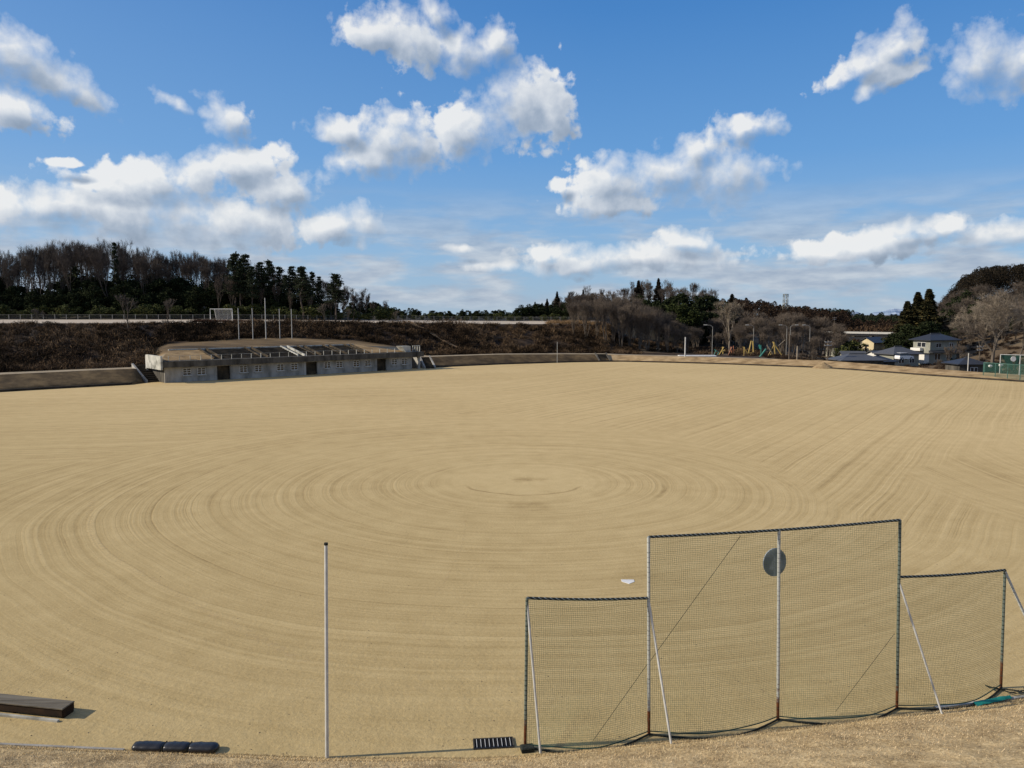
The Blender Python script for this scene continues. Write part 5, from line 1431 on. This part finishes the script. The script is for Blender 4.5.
# black padded roll on the sand
pa, pb_ = G(134, 749.5), G(219, 751); d = (pb_-pa); root = empty('padding_roll', pa, label='black vinyl padding tied in three sections lying at the near edge of the sand', cat='padding')
for k in range(3):
    f0, f1 = (0, .36, .655)[k]+.004, (.36, .655, 1)[k]-.004; q = MB(); q.smooth = True; n = 9; ring = 14
    for i in range(n+1):
        f = f0+(f1-f0)*i/n; e_ = (min(1, .90+.10*math.sin(math.pi*i/n)**.5) if 0 < i < n else .80)*(1+.10*mnoise.noise(Vector((k*3+i*.8, 0, 0))))*(.55 if (k == 2 and i == n) else 1)
        c = pa+d*f; sd_ = Vector((-d.y, d.x, 0)).normalized()
        for j in range(ring):
            a = 6.283*j/ring; ca, sa = math.cos(a), math.sin(a)
            q.v.append(tuple(c+sd_*.16*e_*math.copysign(abs(ca)**.8, ca)+Vector((0, 0, .085+.085*e_*math.copysign(abs(sa)**.8, sa)+.006*math.sin(i*2+j)))))
    for i in range(n):
        for j in range(ring): jj = (j+1) % ring; q.f.append((i*ring+j, i*ring+jj, (i+1)*ring+jj, (i+1)*ring+j))
    q.f.append(tuple(range(ring))[::-1]); q.f.append(tuple(range(n*ring, (n+1)*ring)))
    q.build('pad_section', M['blackvinyl'], root, pa)
for k in (.36*3, .655*3):
    c = pa+d*(k/3); q = MB().box(c+Vector((0, 0, .085)), (.022, .27, .145), math.atan2(d.y, d.x), .01); q.build('strap', M['cord'], root, pa)
q = MB(); q.box((pa+d*.33)+Vector((0, -.30, .015)), (1.6, .06, .03), math.atan2(d.y, d.x)); o = q.build('plank', M['wood'], None, pa); o.location = pa; tag(o, 'thin grey wooden strip lying in front of the black padding', 'plank')

# drain grate
ga = G(475, 749); gb_ = G(513, 747); rt = empty('drain_grate', ga, label='dark metal drain grate with pale bars set in the sand left of the backstop', cat='drain')
d = gb_-ga; e = d.normalized(); nn = Vector((-e.y, e.x, 0)); rz_ = math.atan2(e.y, e.x); Lg = d.length; wg = .36
q = MB().box(ga+e*Lg/2+nn*wg/2+Vector((0, 0, .006)), (Lg, wg, .01), rz_); q.build('pit', M['dark'], rt, ga)
q = MB()
for k in range(9): q.box(ga+e*(Lg*(k+.5)/9)+nn*wg/2+Vector((0, 0, .019)), (.012, wg, .016), rz_)
q.build('bars', M['greypole'], rt, ga)
q = MB()
for (u, v, a, b) in ((Lg/2, -.02, Lg+.06, .03), (Lg/2, wg+.02, Lg+.06, .03)): q.box(ga+e*u+nn*v+Vector((0, 0, .016)), (a, b, .03), rz_)
for u in (-.02, Lg+.02): q.box(ga+e*u+nn*wg/2+Vector((0, 0, .016)), (.03, wg-.004, .03), rz_)
q.build('frame', M['concdark'], rt, ga)

# pale concrete edging, teal mat and clutter by the right end of the backstop
def ribbon(name, pts, w_, h, m):
    q = MB()
    for i, p in enumerate(pts):
        d = (pts[min(i+1, len(pts)-1)]-pts[max(i-1, 0)]).normalized(); s_ = Vector((-d.y, d.x, 0))*w_/2
        q.v += [tuple(p+s_-Vector((0, 0, .05))), tuple(p+s_+Vector((0, 0, h))), tuple(p-s_+Vector((0, 0, h))), tuple(p-s_-Vector((0, 0, .05)))]
        if i:
            for k in range(3): q.f.append((i*4-4+k, i*4+k, i*4+k+1, i*4-3+k))
    return tag(q.build(name, m), kind='structure')
def eline(a, b, dy): return [G(x, interp(EDGE, x)[0]+dy) for x in range(a, b, 8)]
ribbon('kerb', eline(-60, 130, -.4), .07, .03, M['concrete'])
ribbon('kerb', eline(935, 1060, -2.5), .09, .04, M['conclight'])
tm = [G(972, 704), G(1008, 697), G(1012, 700.5), G(976, 708)]
q = MB(); q.smooth = True; nA, nB = 14, 5
for j in range(nB+1):
    for i in range(nA+1):
        p = tm[0].lerp(tm[1], i/nA).lerp(tm[3].lerp(tm[2], i/nA), j/nB); q.v.append((p.x, p.y, .05+.05*math.sin(math.pi*j/nB)+.03*mnoise.noise(p*5)))
for j in range(nB):
    for i in range(nA): q.f.append((j*(nA+1)+i, (j+1)*(nA+1)+i, (j+1)*(nA+1)+i+1, j*(nA+1)+i+1))
o = q.build('folded_mat', M['teal'], None, tm[0]); o.location = tm[0]; tag(o, 'folded teal mat lying at the foot of the right end of the backstop', 'mat')
hs = G(1008, 693); rt = empty('net_bundle', hs, label='tangle of dark rope and netting beside the right post of the backstop', cat='netting')
r5 = random.Random(5)
for k in range(9):
    pts = []; p = hs+Vector((r5.uniform(-.1, .9), r5.uniform(-.12, .12), 0)); a = r5.uniform(0, 6.28)
    for i in range(10): a += r5.gauss(0, .7); p = p+Vector((math.cos(a)*.12, math.sin(a)*.05, 0)); pts.append(Vector((p.x, p.y, .03+.05*r5.random()+.05*math.sin(i/9*3.14))))
    MB().tube(pts, .018, 5).build('rope', M['cord'], rt, hs)
# small stones and clods on the sand
rs_ = np.random.default_rng(12); V = []
for i in range(420):
    px, py = rs_.uniform(-20, 1040), 768-rs_.random()**2.2*330
    p = G(px, py)
    if p.y < edge_y(p.x)+.1: continue
    s_ = rs_.uniform(.008, .024)
    for a, b, c_ in (((1, 0, 0), (0, 1, 0), (0, 0, 1)), ((0, 1, 0), (-1, 0, 0), (0, 0, 1)), ((-1, 0, 0), (0, -1, 0), (0, 0, 1)), ((0, -1, 0), (1, 0, 0), (0, 0, 1))):
        for k in (a, b, c_): V.append([p.x+k[0]*s_*1.3, p.y+k[1]*s_, k[2]*s_*.9])
M['stone'] = mat('stone', [(.10, .08, .055), (.30, .24, .15)], 2)
tag(raw_mesh('pebbles', np.array(V), 3, M['stone']), 'tiny stones and clods scattered on the near sand', 'pebbles', kind='stuff')
